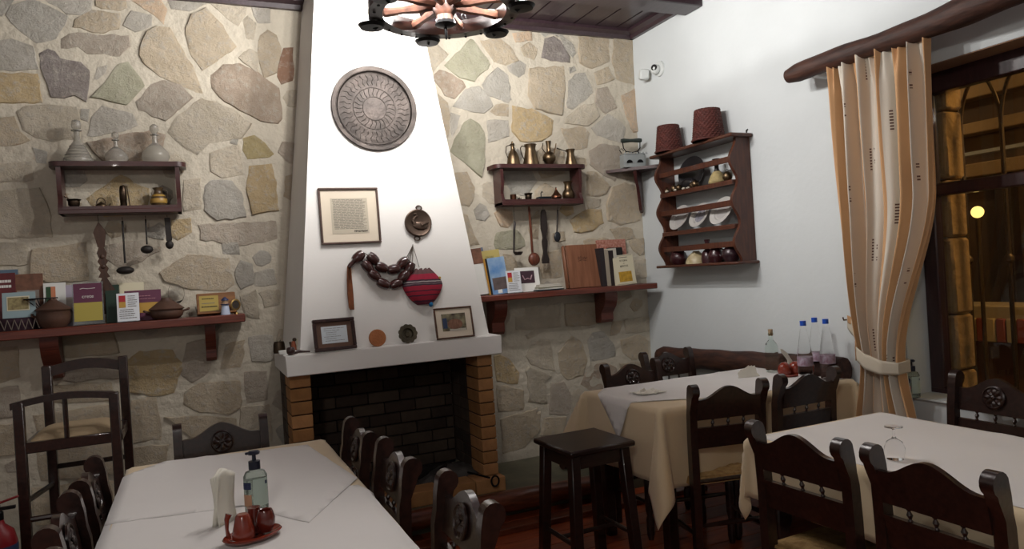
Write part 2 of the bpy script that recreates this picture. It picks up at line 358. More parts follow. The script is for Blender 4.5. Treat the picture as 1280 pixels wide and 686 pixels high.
for tries, rmin, rmax in ((500, .1, .17), (900, .05, .1)):
    for _ in range(tries):
        x = rnd.uniform(-5.2, -.03); z = rnd.uniform(.14, 3.1)
        if -2.42 < x < -1.75 or (-2.6 < x < -1.5 and z < 1.1): continue
        if len(polys) > 285: break
        r = min(near(x, z)-.016, rmax, ZC-z-.01, -x-.005)
        if r < rmin: continue
        k = rnd.randint(5, 7); P = []
        el = rnd.uniform(.75, 1); ph = rnd.uniform(0, 6)
        for i in range(k):
            a = ph+2*PI*(i+rnd.uniform(-.22, .22))/k; rr = r*rnd.uniform(.86, 1)
            P.append((x+rr*math.cos(a), z+rr*math.sin(a)*el))
        polys.append((rnd.choice('bbpptlgbo'), P))
for idx, (c, P) in enumerate(polys):
    # outline with irregular edges
    n = len(P); pts = []
    for i in range(n):
        a = Vector(P[i]); b = Vector(P[(i+1) % n]); l = (b-a).length; k = max(1, int(l/.035))
        for j in range(k):
            q = a.lerp(b, j/k); q = q+(q-Vector((sum(t_[0] for t_ in P)/n, sum(t_[1] for t_ in P)/n))).normalized()*.009
            w_ = .5 if j == 0 else 1
            q = q+Vector((noise.noise((q.x*18, q.y*18, idx)), noise.noise((q.x*18, q.y*18, idx+9))))*.014*w_
            pts.append(q)
    cx = sum(p.x for p in pts)/len(pts); cz = sum(p.y for p in pts)/len(pts); ce_ = Vector((cx, cz))
    size = sum((p-ce_).length for p in pts)/len(pts)
    h = min(.012, .003+size*.04)*rnd.uniform(.4, 1.2); tx, tz = rnd.uniform(-.07, .07), rnd.uniform(-.07, .07)
    vs = []; fs = []; k = len(pts)
    for s_, hh in ((1.0, -.004), (1-.006/size, h*.75), (1-.022/size, h), (.55, h*1.05)):
        for p in pts:
            q = ce_+(p-ce_)*max(.2, s_); d_ = hh if hh < 0 else hh+(q.x-cx)*tx+(q.y-cz)*tz+.006*noise.noise((q.x*11, q.y*11, idx*3.1))
            d_ = d_ if hh < 0 else max(.0035, d_)
            vs.append((q.x-cx, -d_, q.y-cz))
    vs.append((0, -h, 0))
    for rg in range(3):
        for i in range(k):
            j = (i+1) % k; fs.append((rg*k+i, rg*k+j, (rg+1)*k+j, (rg+1)*k+i))
    fs += [(3*k+i, 3*k+(i+1) % k, 4*k) for i in range(k)]
    m = MB(); m.add(vs, fs, True); o = m.build('stone', sm_, wb, (cx, 0, cz), sharp=50)
    cl = lin(SC[c]); v = rnd.uniform(.92, 1.06)
    o.color = (cl[0]*v, cl[1]*v, cl[2]*v, {'d': .6, 'n': .75, 'e': .35, 'y': .35, 'r': .4, 'g': .5}.get(c, .8))
# ---- hearth platform, log edge, step
plat = struct(MB().box((-2.28, -.335, .055), (4.52, .67, .13), .008).build('trim_3', mat('green_slate_slab', '4f4e40', .6, col2='6a6652', ns=6, bump=.3, bs=12)))
jm = mat('slate_joint', '4a463b', .8)
lg = MB(); pts = []; rr = []
for i in range(31):
    t = i/30; pts.append((-4.5+3.72*t, -.72+.012*math.sin(t*7), .1+.006*math.sin(t*11))); rr.append(.056+.005*math.sin(t*17)+.003*math.sin(t*41))
lg.tube(pts, rr, 14); struct(lg.build('trim_4', wood('edge_log_wood', '44200f', '6e3820', .4, (3, 20, 20), .3, .3)))
struct(MB().box((-2.6, -.9, .016), (4.6, .1, .032), .004).build('trim_5', wood('step_wood', '4c2213', '6b341d', .4, (3, 20, 20), .3)))
o = MB().tube([(-1.02, -.42, .172), (-.6, -.40, .17), (-.12, -.38, .172)], [.045, .05, .046], 12).build('round_log', logwood); tag(o, 'short dark round log lying on the stone ledge behind the square stool', 'log')
# ---- rail along right wall
m = MB(); pts = [(-.06, -.19-.06*i, .735+.0022*i+.001*math.sin(i*.9)) for i in range(28)]
m.tube(pts, [.055+.002*math.sin(i*1.3)+(-.012 if i == 0 else 0) for i in range(28)], 12, flat=1.25); tag(m.build('wooden_rail', logwood), 'long dark rough wooden rail fixed low along the white wall behind the far table', 'rail')
# ================================================================== WINDOW, OUTSIDE
plum = wood('plum_window_wood', '2c181a', '3a2224', .35, (20, 20, 4), .4)
win = thing('window_1', None, None, (.18, 0, 0)); win['kind'] = 'structure'
def wbar(y0, y1, z0, z1, nm, t=.06, x=0): return MB().box((x, (y0+y1)/2, (z0+z1)/2), (t, abs(y1-y0), z1-z0), .006).build(nm, plum, win)
wbar(WY0+.0, WY0-.075, WZ0, WZ1, 'window_frame'); wbar(WY0, WY1, WZ1-.1, WZ1, 'window_frame', .062); wbar(WY0, WY1, WZ0, WZ0+.035, 'window_frame', .062); wbar(WY1, WY1+.075, WZ0, WZ1, 'window_frame')
wbar(WY0, WY1, 1.64, 1.70, 'transom', .066)
wbar(-3.22, -3.3, WZ0, WZ1, 'mullion', .064)
gl = mat('window_glass', 'e8eef0', .01, trans=1, ior=1.5)
for (a, b) in ((WY0-.07, -3.225), (-3.295, WY1+.07)):
    for (c, d) in ((WZ0+.03, 1.645), (1.695, WZ1-.095)):
        MB().box((.01, (a+b)/2, (c+d)/2), (.005, a-b, d-c)).build('pane', gl, win)
MB().box((-.08, (WY0+WY1)/2, WZ0+.004), (.24, WY0-WY1, .008)).build('window_sill', plaster, win)
MB().box((-.09, WY0-.001-.3, WZ1-.003), (.178, .6+1.57*2, .004)).build('soffit', mat('warm_lit_soffit', '8d6f58', .8), win).location.y = -.78  # warm light on the white soffit is put into its peach colour
stq = mat('yellow_quoin_stone', 'a08058', .9, n=.15, ns=9, bump=.8, bs=20, bd=.02)
z = WZ0; rq = random.Random(3)
for hgt in (.11, .27, .37, .28, .33, .19):
    MB().box((.285, WY0-.02+rq.uniform(-.006, .006), z+hgt/2), (.13, .17, hgt-.008), .012).build('stone', stq, wr); z += hgt
# outside terrace
outm = mat('terrace_plaster', '8a6c48', .9, n=.15, ns=4, bump=.3); dkm = mat('terrace_dark_timber', '2a1a12', .7)
struct(MB().box((3.9, 0, -.06), (7, 18, .1)).build('trim_6', mat('terrace_paving', '4a4038', .8, n=.2, ns=4)))
gr = thing('iron_grille', 'black iron window grille of slim bars branching into pointed arches outside the glass', 'grille', (.52, 0, 0))
gm = mat('grille_iron', '4a3826', .45, .5)
ys = [-2.105-.2*i for i in range(11)]
for i, yv in enumerate(ys):
    MB().tube([(0, yv, .3), (0, yv, 1.97)], .011, 8).lathe([(.011, 0), (.022, .012), (.022, .03), (.011, .045)], 8, (0, yv, 1.3)).build('bar', gm, gr)
for i, yv in enumerate(ys):
    for sg in (-1, 1):
        pts = [(0, yv+sg*.2*(1-math.cos(t*PI/3/8)), 1.97+.34*math.sin(t*PI/3/8)) for t in range(9)]
        MB().tube(pts, .009, 6).build('arch', gm, gr)
MB().box((0, -3.1, 2.275), (.02, 2.2, .02)).build('cross_rail', gm, gr); MB().box((0, -3.1, .42), (.02, 2.2, .02)).build('cross_rail', gm, gr)
b = thing('terrace_building', 'timber and plaster building with beams across the terrace behind the glass', 'building', (3.4, 1.0, 0))
MB().box((.1, 0, 1.6), (.2, 14, 3.6)).build('facade', mat('dim_facade', '4a3524', .9, n=.3, ns=2), b)
for z, t in ((2.05, .12), (2.42, .1), (2.75, .14)): MB().box((-.08, 0, z), (.16, 14, t), .01).build('beam', outm, b)
MB().box((-.12, 0, 2.2), (.05, 14, .035), .005).build('gutter', mat('pale_metal', 'b8b0a0', .4, .6), b)
for yv in (-4.4, -3.0, -1.6, 0, 1.7, 3.2, 4.8): MB().box((-.06, yv, 1.0), (.12, .14, 2.1), .01).build('post', dkm, b)
lw = thing('terrace_wall', 'low cream topped wall with stripes standing in for chairs and table reflected in the window', 'wall', (1.9, -.6, 0))
MB().box((0, 0, .5), (.2, 6, .75)).build('wall_body', mat('dark_wall', '5c3a28', .9), lw); MB().box((0, 0, .93), (.3, 6, .11), .01).build('coping', mat('cream_coping', 'a8906a', .8, n=.1), lw)
st1 = mat('red_stripe_reflection', '8a3a24', .9); st2 = mat('cream_stripe_reflection', 'b59a6e', .9)
m1 = MB(); m2 = MB()
for i in range(90): (m1 if i % 2 else m2).box((-.14, -2.9+.065*i, .82), (.06, .06, .16), .008)
m1.build('cushion', st1, lw); m2.build('cushion', st2, lw)  # striped blocks stand in for chairs and table reflected in the glass
p = at(1222, 265, 0, 1.3); g = thing('globe_lamp', 'round glowing globe lamp on a thin post outside the window', 'lamp', (1.3, p.y, 0))
MB().tube([(0, 0, -.01), (0, 0, p.z-.04)], .012, 8).lathe([(.06, 0), (.06, .02), (.02, .05)], 12).build('post', gm, g)
MB().ball((0, 0, p.z), .036, 16).build('globe', mat('globe_glow', 'ffdf90', .5, emit='ffd070', es=2.2), g)
# ================================================================== FIREPLACE
fp = thing('fireplace', 'white plastered fireplace with tapering chimney breast and orange brick opening', 'fireplace', (-2.07, 0, 0))
ox = 2.07
def fr(x): return x+ox
zt = ZC-.001; zb = 1.04
yb, yt = cy_at(zb), cy_at(zt)
V = [(-2.60, yb, zb), (-1.505, yb, zb), (-1.81+.02, yt, zt), (-2.372, yt, zt), (-2.635, -.001, zb), (-1.42, -.001, zb), (-1.70, -.001, zt), (-2.392, -.001, zt)]
m = MB(); m.add([(fr(a), b_, c_) for a, b_, c_ in V], [(0, 1, 2, 3), (1, 5, 6, 2), (4, 0, 3, 7), (0, 4, 5, 1), (3, 2, 6, 7), (5, 4, 7, 6)], False); m.build('chimney_breast', plaster2, fp)
MB().box((fr(-2.072), -.302, .985), (1.225, .6, .11), .004).build('mantel', plaster2, fp)
brk = [mat('orange_brick_a', '9a6e42', .85, n=.12, ns=15, bump=.3, bs=40), mat('orange_brick_b', '8e643a', .85, n=.12, ns=15, bump=.3, bs=40), mat('orange_brick_c', 'a87a4e', .85, n=.12, ns=15, bump=.3, bs=40)]
soot = [mat('sooty_brick_a', '463a30', .9, n=.2, ns=10, bump=.4, bs=40), mat('sooty_brick_b', '352a23', .9, n=.2, ns=10, bump=.4, bs=40)]
blk = mat('soot', '0b0a0a', .95)
MB().box((fr(-2.665), -.255, .52), (.012, .50, .8)).box((fr(-1.4), -.255, .52), (.012, .50, .8)).build('side_render', mortar, fp) if False else None
jointm = mat('brick_joint', '3c2a1c', .95)
xl0, xl1, xr0, xr1 = -2.665, -2.555, -1.595, -1.50
z0, z1 = .205, .929
nc = 10; ch_ = (z1-z0)/nc
m = MB()
m.box((fr((xl0+xl1)/2), -.27, (z0+z1)/2), (xl1-xl0-.008, .5, z1-z0)); m.build('mortar_core', jointm, fp); MB().box((fr((xr0+xr1)/2), -.27, (z0+z1)/2), (xr1-xr0-.008, .5, z1-z0)).build('mortar_core', jointm, fp)
for side, (a, b_) in enumerate(((xl0, xl1), (xr0, xr1))):
    for i in range(nc):
        zz = z0+ch_*(i+.5); off = (i % 2)*.12
        o = MB().box((0, 0, 0), (b_-a, .20, ch_-.007), .003).build('brick', random.choice(brk), fp, (fr((a+b_)/2)+random.uniform(-.0015, .0015), -.43, zz))
        o = MB().box((0, 0, 0), (b_-a-.002, .14, ch_-.007), .003).build('brick', random.choice(soot if i < 20 else brk), fp, (fr((a+b_)/2), -.255, zz))
        o = MB().box((0, 0, 0), (b_-a-.002, .13, ch_-.007), .003).build('brick', random.choice(soot), fp, (fr((a+b_)/2), -.115, zz))
# back wall of the firebox
MB().box((fr(-2.075), -.015, .56), (.95, .03, .74)).box((fr(-2.075), -.28, .935), (.96, .5, .012)).build('firebox', blk, fp)
for i in range(nc):
    x = xl1+.004-(i % 2)*.1
    while x < xr0-.01:
        a = max(x, xl1+.003); b_ = min(x+.2, xr0-.003)
        if b_-a > .03: MB().box((fr((a+b_)/2), -.038, z0+ch_*(i+.5)), (b_-a-.006, .03, ch_-.008), .003).build('brick', random.choice(soot), fp)
        x += .2
# base course
x = -2.69
for wd in (.2, .21, .2, .2, .21, .19):
    MB().box((fr(x+wd/2), -.51, .162), (wd-.005, .15, .083), .004).build('brick', random.choice(brk), fp); x += wd
MB().box((fr(-2.08), -.24, .15), (1.16, .4, .06)).build('ash_floor', mat('ash', '3a3734', .98, col2='5a564f', ns=14, bump=.8, bs=40, bd=.02), fp)
for i, (x, y_, r_, l_, an) in enumerate([(-1.98, -.3, .028, .3, .3), (-1.86, -.22, .03, .26, -.5), (-1.78, -.33, .022, .22, .9), (-2.1, -.2, .026, .3, -.1)]):
    d = Vector((math.cos(an), math.sin(an), .12))*l_/2; c = Vector((x, y_, .21+i*.012))
    o = MB().tube([c-d, c-d*.3+Vector((0, 0, .006)), c+d*.4, c+d], [r_*.8, r_, r_*.95, r_*.7], 9).build('charred_log', mat('charcoal', '17120f', .9, n=.5, ns=8, bump=.8, bs=20, bd=.02))
    tag(o, ['longest charred log in the ashes of the hearth', 'thickest charred log lying across the middle of the ashes', 'thin charred log nearest the ash heap in the hearth', 'charred log at the left back of the hearth'][i], 'log', 'charred logs in the hearth')
m = MB(); m.grid(lambda u, v: (-1.72+.42*(u-.5), -.3+.28*(v-.5), .18+.075*math.sin(PI*u)*math.sin(PI*v)+.02*noise.noise((u*7, v*7, 2))), 16, 12)
tag(m.build('ash_heap', mat('grey_ash', '4a4744', .98, n=.3, ns=10, bump=.9, bs=30, bd=.02)), 'heap of grey ash at the right of the firebox', 'ash', kind='stuff')
# poker
a = bw(585, 590, -.45); b_ = bw(612, 597, -.62)
m = MB().tube([a, a.lerp(b_, .5), b_], .006, 8); c = bw(619, 601, -.63)
m.tube([c+Vector((.024*math.cos(t*PI/8), 0, .03*math.sin(t*PI/8))) for t in range(16)], .0055, 7, closed=True)
tag(m.build('poker', iron), 'black iron fire poker with a ring handle resting on the hearth bricks', 'poker')
# ================================================================== CHAIRS
def ymap(x, y, z): return (x, y+max(0, z-.45)*.16, z)
def make_chair():
    t = thing('dining_chair', '', 'chair')
    W = .168
    prof = [(.125, 0), (.16, 0), (.168, .42), (.17, .60), (.176, .72), (.196, .765)]
    c = (.186, .806); r_ = .03
    arc = [(c[0]+r_*math.cos(a), c[1]+r_*math.sin(a)) for a in [R(-60+i*24) for i in range(11)]]
    outline = prof+arc+[(.150, .778), (.146, .735), (.138, .70), (.132, .6), (.128, .43)]
    for s in (-1, 1):
        MB().prism(outline, s*W-.017, s*W+.017, 'yz').build('post', chairwood, t)
    def top(x): return .768+.05*(.5+.5*math.cos(PI*min(1, abs(x)/.13)))
    xs = [-.152+.304*i/24 for i in range(25)]
    poly = [(-.152, .68), (.152, .68)]+[(x, top(x)) for x in reversed(xs)]
    m = MB().prism(poly, .122, .142, 'xz'); m.shear(ymap); m.build('top_rail', chairwood, t)
    m = MB().prism([(-.152, .555), (.152, .555), (.152, .645), (-.152, .645)], .124, .142, 'xz'); m.shear(ymap); m.build('lower_rail', chairwood, t)
    for x in (-.075, 0, .075):
        m = MB().lathe([(.004, .643), (.0075, .647), (.004, .652), (.0085, .6625), (.004, .673), (.0075, .678), (.004, .682)], 10, (x, .133, 0)); m.shear(ymap); m.build('spindle', chairwood, t)
    m = MB(); m.lathe([(.046, 0), (.046, .006), (.041, .009), (.038, .004), (.0, .004)], 24, (0, 0, 0))
    for k in range(8):
        a = k*PI/4; m.add(*_petal(a))
    m.ball((0, 0, .008), (.009, .009, .005), 10, rings=5)
    m.m = Matrix.Identity(4)
    o = m.build('rosette', chairwood, t, (0, .1655, .745), (R(90-9), 0, 0))
    for s in (-1, 1):
        MB().lathe([(.013, 0), (.02, .03), (.02, .1), (.014, .12), (.021, .15), (.021, .30), (.014, .32), (.02, .35), (.02, .445), (.016, .452)], 12, (s*.165, -.165, 0)).build('leg', chairwood, t)
    for (a, b) in (((-.165, -.165), (.165, -.165)), ((-.165, -.165), (-.165, .14)), ((.165, -.165), (.165, .14)), ((-.165, .14), (.165, .14))):
        for z in (.41,): MB().tube([(*a, z), (*b, z)], .012, 8).build('seat_rail', chairwood, t)
    for (a, b, z) in (((-.165, -.165), (.165, -.165), .24), ((-.165, -.165), (-.165, .14), .18), ((.165, -.165), (.165, .14), .18), ((-.165, .14), (.165, .14), .22)):
        MB().tube([(*a, z), ((a[0]+b[0])/2, (a[1]+b[1])/2, z), (*b, z)], [.008, .012, .008], 8).build('stretcher', chairwood, t)
    # rush seat: four woven triangles with a raised ridge
    def seat(u, v):
        x = (u-.5)*.37; y = -.185+v*.335; du = abs(u-.5)*2; dv = abs(v-.5)*2; q = max(du, dv)
        z = .425+.018*(1-q**3)+.0022*math.sin(q*95); 
        if q > .999: z = .40
        return (x, y, z)
    MB().grid(seat, 40, 40).build('seat', rush, t)
    return t
rush = mat('woven_rush', '8a6a40', .8, col2='a88a58', ns=40, stretch=(1, 1, 1), bump=.5, bs=120)
def _petal(a):
    vs = []; fs = []
    c, s = math.cos(a), math.sin(a)
    for (r_, w_, z) in ((.010, .003, .005), (.018, .008, .010), (.028, .0095, .010), (.037, .004, .005)):
        for q in (-1, 0, 1): vs.append((c*r_-s*w_*q, s*r_+c*w_*q, z if q == 0 else .004))
    for i in range(3):
        for q in range(2): fs.append((i*3+q, i*3+q+1, (i+1)*3+q+1, (i+1)*3+q))
    return vs, fs
chair0 = make_chair(); used = []
def place_chair(x, y, rz, label):
    o = chair0 if not used else copy_tree(chair0); used.append(1)
    # x,y = middle between the two posts' tops; local back is +y (~.186 behind centre)
    o.location = (x+math.sin(rz)*.186, y-math.cos(rz)*.186, 0); o.scale = (1, 1, 1.036); o.rotation_euler = (0, 0, rz); o['label'] = label; return o
H = PI/2
def chair_at(p1, p2, rz, label, sh=(0, 0)):
    a, b = hz(*p1, .865), hz(*p2, .865); place_chair((a.x+b.x)/2+sh[0], (a.y+b.y)/2+sh[1], rz, label)
chair_at((219, 530), (330, 516), 0, 'carved chair at the far end of the left table, its rosette facing the camera')
chair_at((435, 525), (455, 540), -H, 'chair on the left table\'s right side, farthest, in front of the firebox', (.02, .03))
chair_at((470, 548), (508, 572), -H, 'chair on the left table\'s right side, the middle one of three', (.02, 0))
chair_at((545, 590), (598, 628), -H, 'chair on the left table\'s right side, the one nearest the camera', (.03, 0))
chair_at((128, 571), (103, 599), H, 'chair on the left table\'s left side, farthest, beside the bar chair', (-.02, .02))
chair_at((98, 610), (73, 650), H, 'chair on the left table\'s left side, the middle one of three', (-.02, -.03))
chair_at((81, 680), (45, 740), H, 'chair in the lower left corner at the left table\'s left side', (-.02, -.05))
chair_at((867, 480), (952, 473), PI-.2, 'spindle-backed chair with rush seat facing the far right table, beside the square stool')
chair_at((970, 468), (1047, 457), PI, 'spindle-backed chair at the far right table, in front of the water bottles')
place_chair(-.88, -1.07, 0, 'carved chair behind the far right table, the left one near the stone wall')
place_chair(-.44, -.80, 0.0, 'carved chair behind the far right table, the right one in the corner')
chair_at((936, 525), (1058, 548), H+.05, 'spindle-backed chair at the nearest right table, left of the two seen from behind')
chair_at((1084, 553), (1248, 590), H, 'spindle-backed chair at the lower right, closest to the camera, seen from behind')
p = hz(1197, 463, .865); place_chair(p.x, p.y-.16, -H, 'chair with carved rosette under the window at the nearest right table')
# ================================================================== TABLES, CLOTHS
def drape(px, py, rx0, rx1, ry0, ry1, z, flare=.25, seed=0):
    cx = min(max(px, rx0), rx1); cy = min(max(py, ry0), ry1); dx, dy = px-cx, py-cy; r_ = math.hypot(dx, dy)
    nzv = noise.noise((px*5, py*5, seed))
    if r_ < 1e-6: return Vector((px, py, z+.0012*nzv))
    if abs(dx) > 1e-6 and abs(dy) > 1e-6:
        th = math.atan2(abs(dy), abs(dx)); s2 = math.sin(2*th)
        g = min(r_, .018+r_*(.06+flare*s2+.10*math.cos(6*th)*s2)); sx, sy = (1 if dx > 0 else -1), (1 if dy > 0 else -1)
        g2 = g; h = math.sqrt(max(0, r_*r_-g2*g2*.6)); 
        return Vector((cx+sx*math.cos(th)*g2, cy+sy*math.sin(th)*g2, z-max(0, h-.008)))
    if abs(dx) > 1e-6: s_, along, lo, hi = (1 if dx > 0 else -1), py, ry0, ry1
    else: s_, along, lo, hi = (1 if dy > 0 else -1), px, rx0, rx1
    e = min(along-lo, hi-along)/.25
    g = min(r_, .012+r_*(.02+.07*(.5+.5*math.sin(along*19+seed))*min(1, max(0, e))+.02*nzv))
    h = r_-.008 if r_ > .02 else r_*.3
    v = Vector((cx, cy, z-max(0, h)))
    if abs(dx) > 1e-6: v.x += s_*g
    else: v.y += s_*g
    return v
def sheet(name, m, pts4, rect, z, res=.022, flare=.25, seed=0, thick=.0015, clampz=.02):
    A, B_, C_, D_ = [Vector(p) for p in pts4]
    nu = int((B_-A).length/res); nv = int((D_-A).length/res)
    def fn(u, v):
        p = (A*(1-u)+B_*u)*(1-v)+(D_*(1-u)+C_*u)*v
        q = drape(p.x, p.y, *rect, z, flare, seed); q.z = max(q.z, clampz); return q
    o = MB().grid(fn, nu, nv).build(name, m, None, sharp=180)
    md = o.modifiers.new('thickness', 'SOLIDIFY'); md.thickness = thick; md.offset = 1
    return o
def table(x0, x1, y0, y1, label, zt_=.748):
    t = thing('dining_table', label, 'table', ((x0+x1)/2, (y0+y1)/2, 0)); w_, l_ = x1-x0, y1-y0
    MB().box((0, 0, zt_-.014), (w_-.004, l_-.004, .025), .005).build('tabletop', darkwood, t)
    m = MB(); z = zt_-.07
    for s in (-1, 1): m.box((s*(w_/2-.06), 0, z), (.02, l_-.14, .085)); m.box((0, s*(l_/2-.06), z), (w_-.14, .02, .085))
    m.build('apron', darkwood, t)
    for sx in (-1, 1):
        for sy in (-1, 1): MB().box((sx*(w_/2-.06), sy*(l_/2-.06), (zt_-.03)/2), (.055, .055, zt_-.03), .006).build('leg', darkwood, t)
    return t
def rectpts(x0, x1, y0, y1): return [(x0, y0, 0), (x1, y0, 0), (x1, y1, 0), (x0, y1, 0)]
T1 = (-3.355, -2.645, -3.0, -1.40); T2 = (-1.235, -.06, -1.84, -1.185); T3 = (-1.285, -.615, -3.55, -2.455)
table(*T1, 'long left table under white cloths with clay condiment set and sanitizer')
table(*T2, 'far right table under beige cloth with water bottles beside the white wall')
table(*T3, 'nearest right table under white cloth with an upturned wine glass')
def cloth(name, m, T, d, z, label, **k): return tag(sheet(name, m, rectpts(T[0]-d, T[1]+d, T[2]-d, T[3]+d), T, z, **k), label, 'tablecloth')
cloth('tablecloth', cloth_beige, T1, .24, .7515, 'beige tablecloth covering the long left table')
tc = tag(sheet('tablecloth', cloth_beige, rectpts(T2[0]-.34, T2[1]+.03, T2[2]-.36, T2[3]+.25), T2, .7515, flare=.4, seed=2.2), 'beige tablecloth with a long hanging corner on the far right table beside the stool', 'tablecloth')
cloth('tablecloth', cloth_beige, T3, .22, .7515, 'beige tablecloth on the nearest right table, its left edge hanging', seed=4, flare=-.02)
def fromtop(ps, z=.75): return [hz(*p, z) for p in ps]
P = fromtop([(163, 592), (384, 556), (446, 598), (152, 668)])
def pxsheet(name, ps, T, z, label, seed=0, res=.02):
    A, B_, C_, D_ = [Vector((q.x, q.y, 0)) for q in ps]
    return tag(sheet(name, cloth_white, [A, B_, C_, D_], T, z, seed=seed, res=res), label, 'tablecloth')
q1 = [Vector((-3.37, -1.47, 0)), Vector((-2.72, -1.45, 0)), Vector((-2.652, -1.93, 0)), Vector((-2.80, -2.20, 0))]
m = MB()
def topper(name, outline, T, z, label, seed):
    """a sheet given by its outline on the table plane, draped over the table edge, with faint creases"""
    import bmesh
    xs = [p[0] for p in outline]; ys = [p[1] for p in outline]; bm = bmesh.new()
    vs = [bm.verts.new((p[0], p[1], 0)) for p in outline]; bm.faces.new(vs)
    st = .035
    x = min(xs)+st/2
    while x < max(xs):
        bmesh.ops.bisect_plane(bm, geom=bm.verts[:]+bm.edges[:]+bm.faces[:], plane_co=(x, 0, 0), plane_no=(1, 0, 0)); x += st
    y = min(ys)+st/2
    while y < max(ys):
        bmesh.ops.bisect_plane(bm, geom=bm.verts[:]+bm.edges[:]+bm.faces[:], plane_co=(0, y, 0), plane_no=(0, 1, 0)); y += st
    for v in bm.verts:
        q = drape(v.co.x, v.co.y, T[0]-.004, T[1]+.004, T[2]-.004, T[3]+.004, z, .25, seed)
        cr = .0022*max(0, 1-abs(((v.co.x-v.co.y*.7)*3.1+seed) % 1-.5)*14)+.0016*max(0, 1-abs((v.co.x*.5+v.co.y)*2.3 % 1-.5)*14)
        q.z += cr+.003*max(0, noise.noise((v.co.x*3, v.co.y*3, seed+3))); v.co = q
    me = bpy.data.meshes.new(name); bm.to_mesh(me); bm.free(); me.materials.append(cloth_white)
    for p in me.polygons: p.use_smooth = True
    o = bpy.data.objects.new(name, me); COL.objects.link(o)
    md = o.modifiers.new('thickness', 'SOLIDIFY'); md.thickness = .0014; md.offset = 1
    return tag(o, label, 'tablecloth')
def o2(ps, z=.755): return [tuple(hz(*p, z))[:2] for p in ps]
topper('overlay_cloth', [(T1[0]-.07, -2.12)]+[(T1[0]-.07, -1.6)]+o2([(205, 577), (384, 556), (447, 598), (386, 654)])+[(-3.0, -2.2)], T1, .756, 'white overlay cloth on the far half of the left table, angled edge at the right', 1)
topper('overlay_cloth', [(T1[0]-.07, -3.0), (T1[1]+.03, -3.0), (T1[1]+.03, -2.3)]+o2([(447, 606)])+[(-2.8, -2.12), (T1[0]-.07, -2.08)], T1, .7535, 'white overlay cloth on the near half of the left table under the condiments', 2)
topper('overlay_cloth', [(T2[0]-.2, -1.53), (-.8, -1.825), (-.09, -1.825), (-.09, -1.2), (-1.14, -1.2)], T2, .7545, 'white overlay cloth on the far right table with one corner hanging over the left end', 5)
topper('overlay_cloth', [(T3[0]+.0, -3.45), (T3[0]+.02, -2.47), (T3[1]-.01, -2.47), (T3[1]-.01, -3.45)], T3, .7545, 'white overlay cloth on the nearest right table under the wine glass', 7)
# ================================================================== STOOL, BAR CHAIR, EXTINGUISHER
st = thing('square_stool', 'dark wooden square stool standing in front of the fireplace ledge and far right table', 'stool', (-1.508, -1.61, 0), (0, 0, .03))
MB().box((0, 0, .607), (.34, .35, .026), .007).build('seat', darkwood, st)
m = MB()
for s in (-1, 1): m.box((s*.13, 0, .562), (.018, .24, .065)).box((0, s*.13, .562), (.24, .018, .065))
m.build('apron', darkwood, st)
for sx in (-1, 1):
    for sy in (-1, 1):
        m = MB().box((0, 0, .297), (.045, .045, .595), .004); m.shear(lambda x, y, z: (x+sx*(.128+.03*(1-z/.595)), y+sy*(.128+.03*(1-z/.595)), z)); m.build('leg', darkwood, st)
for sx in (-1, 1): MB().tube([(sx*.145, -.14, .2), (sx*.145, .14, .2)], .011, 8).build('stretcher', darkwood, st)
MB().tube([(-.145, 0, .2), (.145, 0, .2)], .011, 8).build('stretcher', darkwood, st)
b = thing('bar_chair', 'tall dark wooden bar chair with beige cushion against the stone wall under the left shelf', 'chair', (-3.665, -.45, 0))
def pz(x, y, z): return (x+3.665, y+.45, z)
def arch(x0, x1, y, za, zm, h, t, nm, ex=0):
    pts = [(x0+(x1-x0)*i/16, za+(zm-za)*(math.sin(PI*i/16))+ex*i/16) for i in range(17)]
    poly = pts+[(a, c-h) for a, c in reversed(pts)]
    MB().prism([(a+3.665, c) for a, c in poly], y+.45-t/2, y+.45+t/2, 'xz').build(nm, chairwood, b)
yn, yf = -.62, -.30
for (x, z, y) in ((-3.855, .955, yn), (-3.475, .955, yn)):
    MB().box(pz(x, y, z/2), (.042, .04, z), .004).build('leg', chairwood, b)
for (x, z, y) in ((-3.79, 1.085, yf), (-3.455, 1.10, yf)):
    MB().box(pz(x, y, z/2), (.042, .04, z), .004).build('leg', chairwood, b)
arch(-3.79, -3.455, yf, 1.075, 1.105, .05, .02, 'back_rail'); arch(-3.885, -3.46, yn, .955, .98, .03, .035, 'arm_rail')
MB().box(pz(-3.665, yn, .745), (.36, .03, .05), .004).build('seat_rail', chairwood, b); MB().box(pz(-3.62, yf, .745), (.31, .03, .05), .004).build('seat_rail', chairwood, b)
for x in (-3.83, -3.465): MB().box(pz(x, -.46, .745), (.03, .3, .05), .004).build('seat_rail', chairwood, b)
MB().tube([pz(-3.675, yn, .77), pz(-3.675, yn, .96)], .011, 8).build('baluster', chairwood, b)
MB().grid(lambda u, v: pz(-3.83+.36*u, -.605+.29*v, .765+.045*(1-(2*u-1)**6)*(1-(2*v-1)**6)), 16, 16).build('cushion', mat('beige_cushion', '9f8b6e', .85, bump=.2, bs=150), b)
for (a, c, z) in (((-3.855, yn), (-3.475, yn), .42), ((-3.79, yf), (-3.455, yf), .58), ((-3.79, yf), (-3.455, yf), .36), ((-3.855, yn), (-3.79, yf), .5), ((-3.855, yn), (-3.79, yf), .27), ((-3.475, yn), (-3.455, yf), .5), ((-3.475, yn), (-3.455, yf), .27)):
    MB().tube([pz(*a, z), pz(*c, z)], .013, 8).build('stretcher', chairwood, b)
e = bw(-6, 600, -.85); ex = thing('fire_extinguisher', 'red fire extinguisher standing on the floor at the left edge beside the bar chair', 'extinguisher', (e.x, e.y, 0))
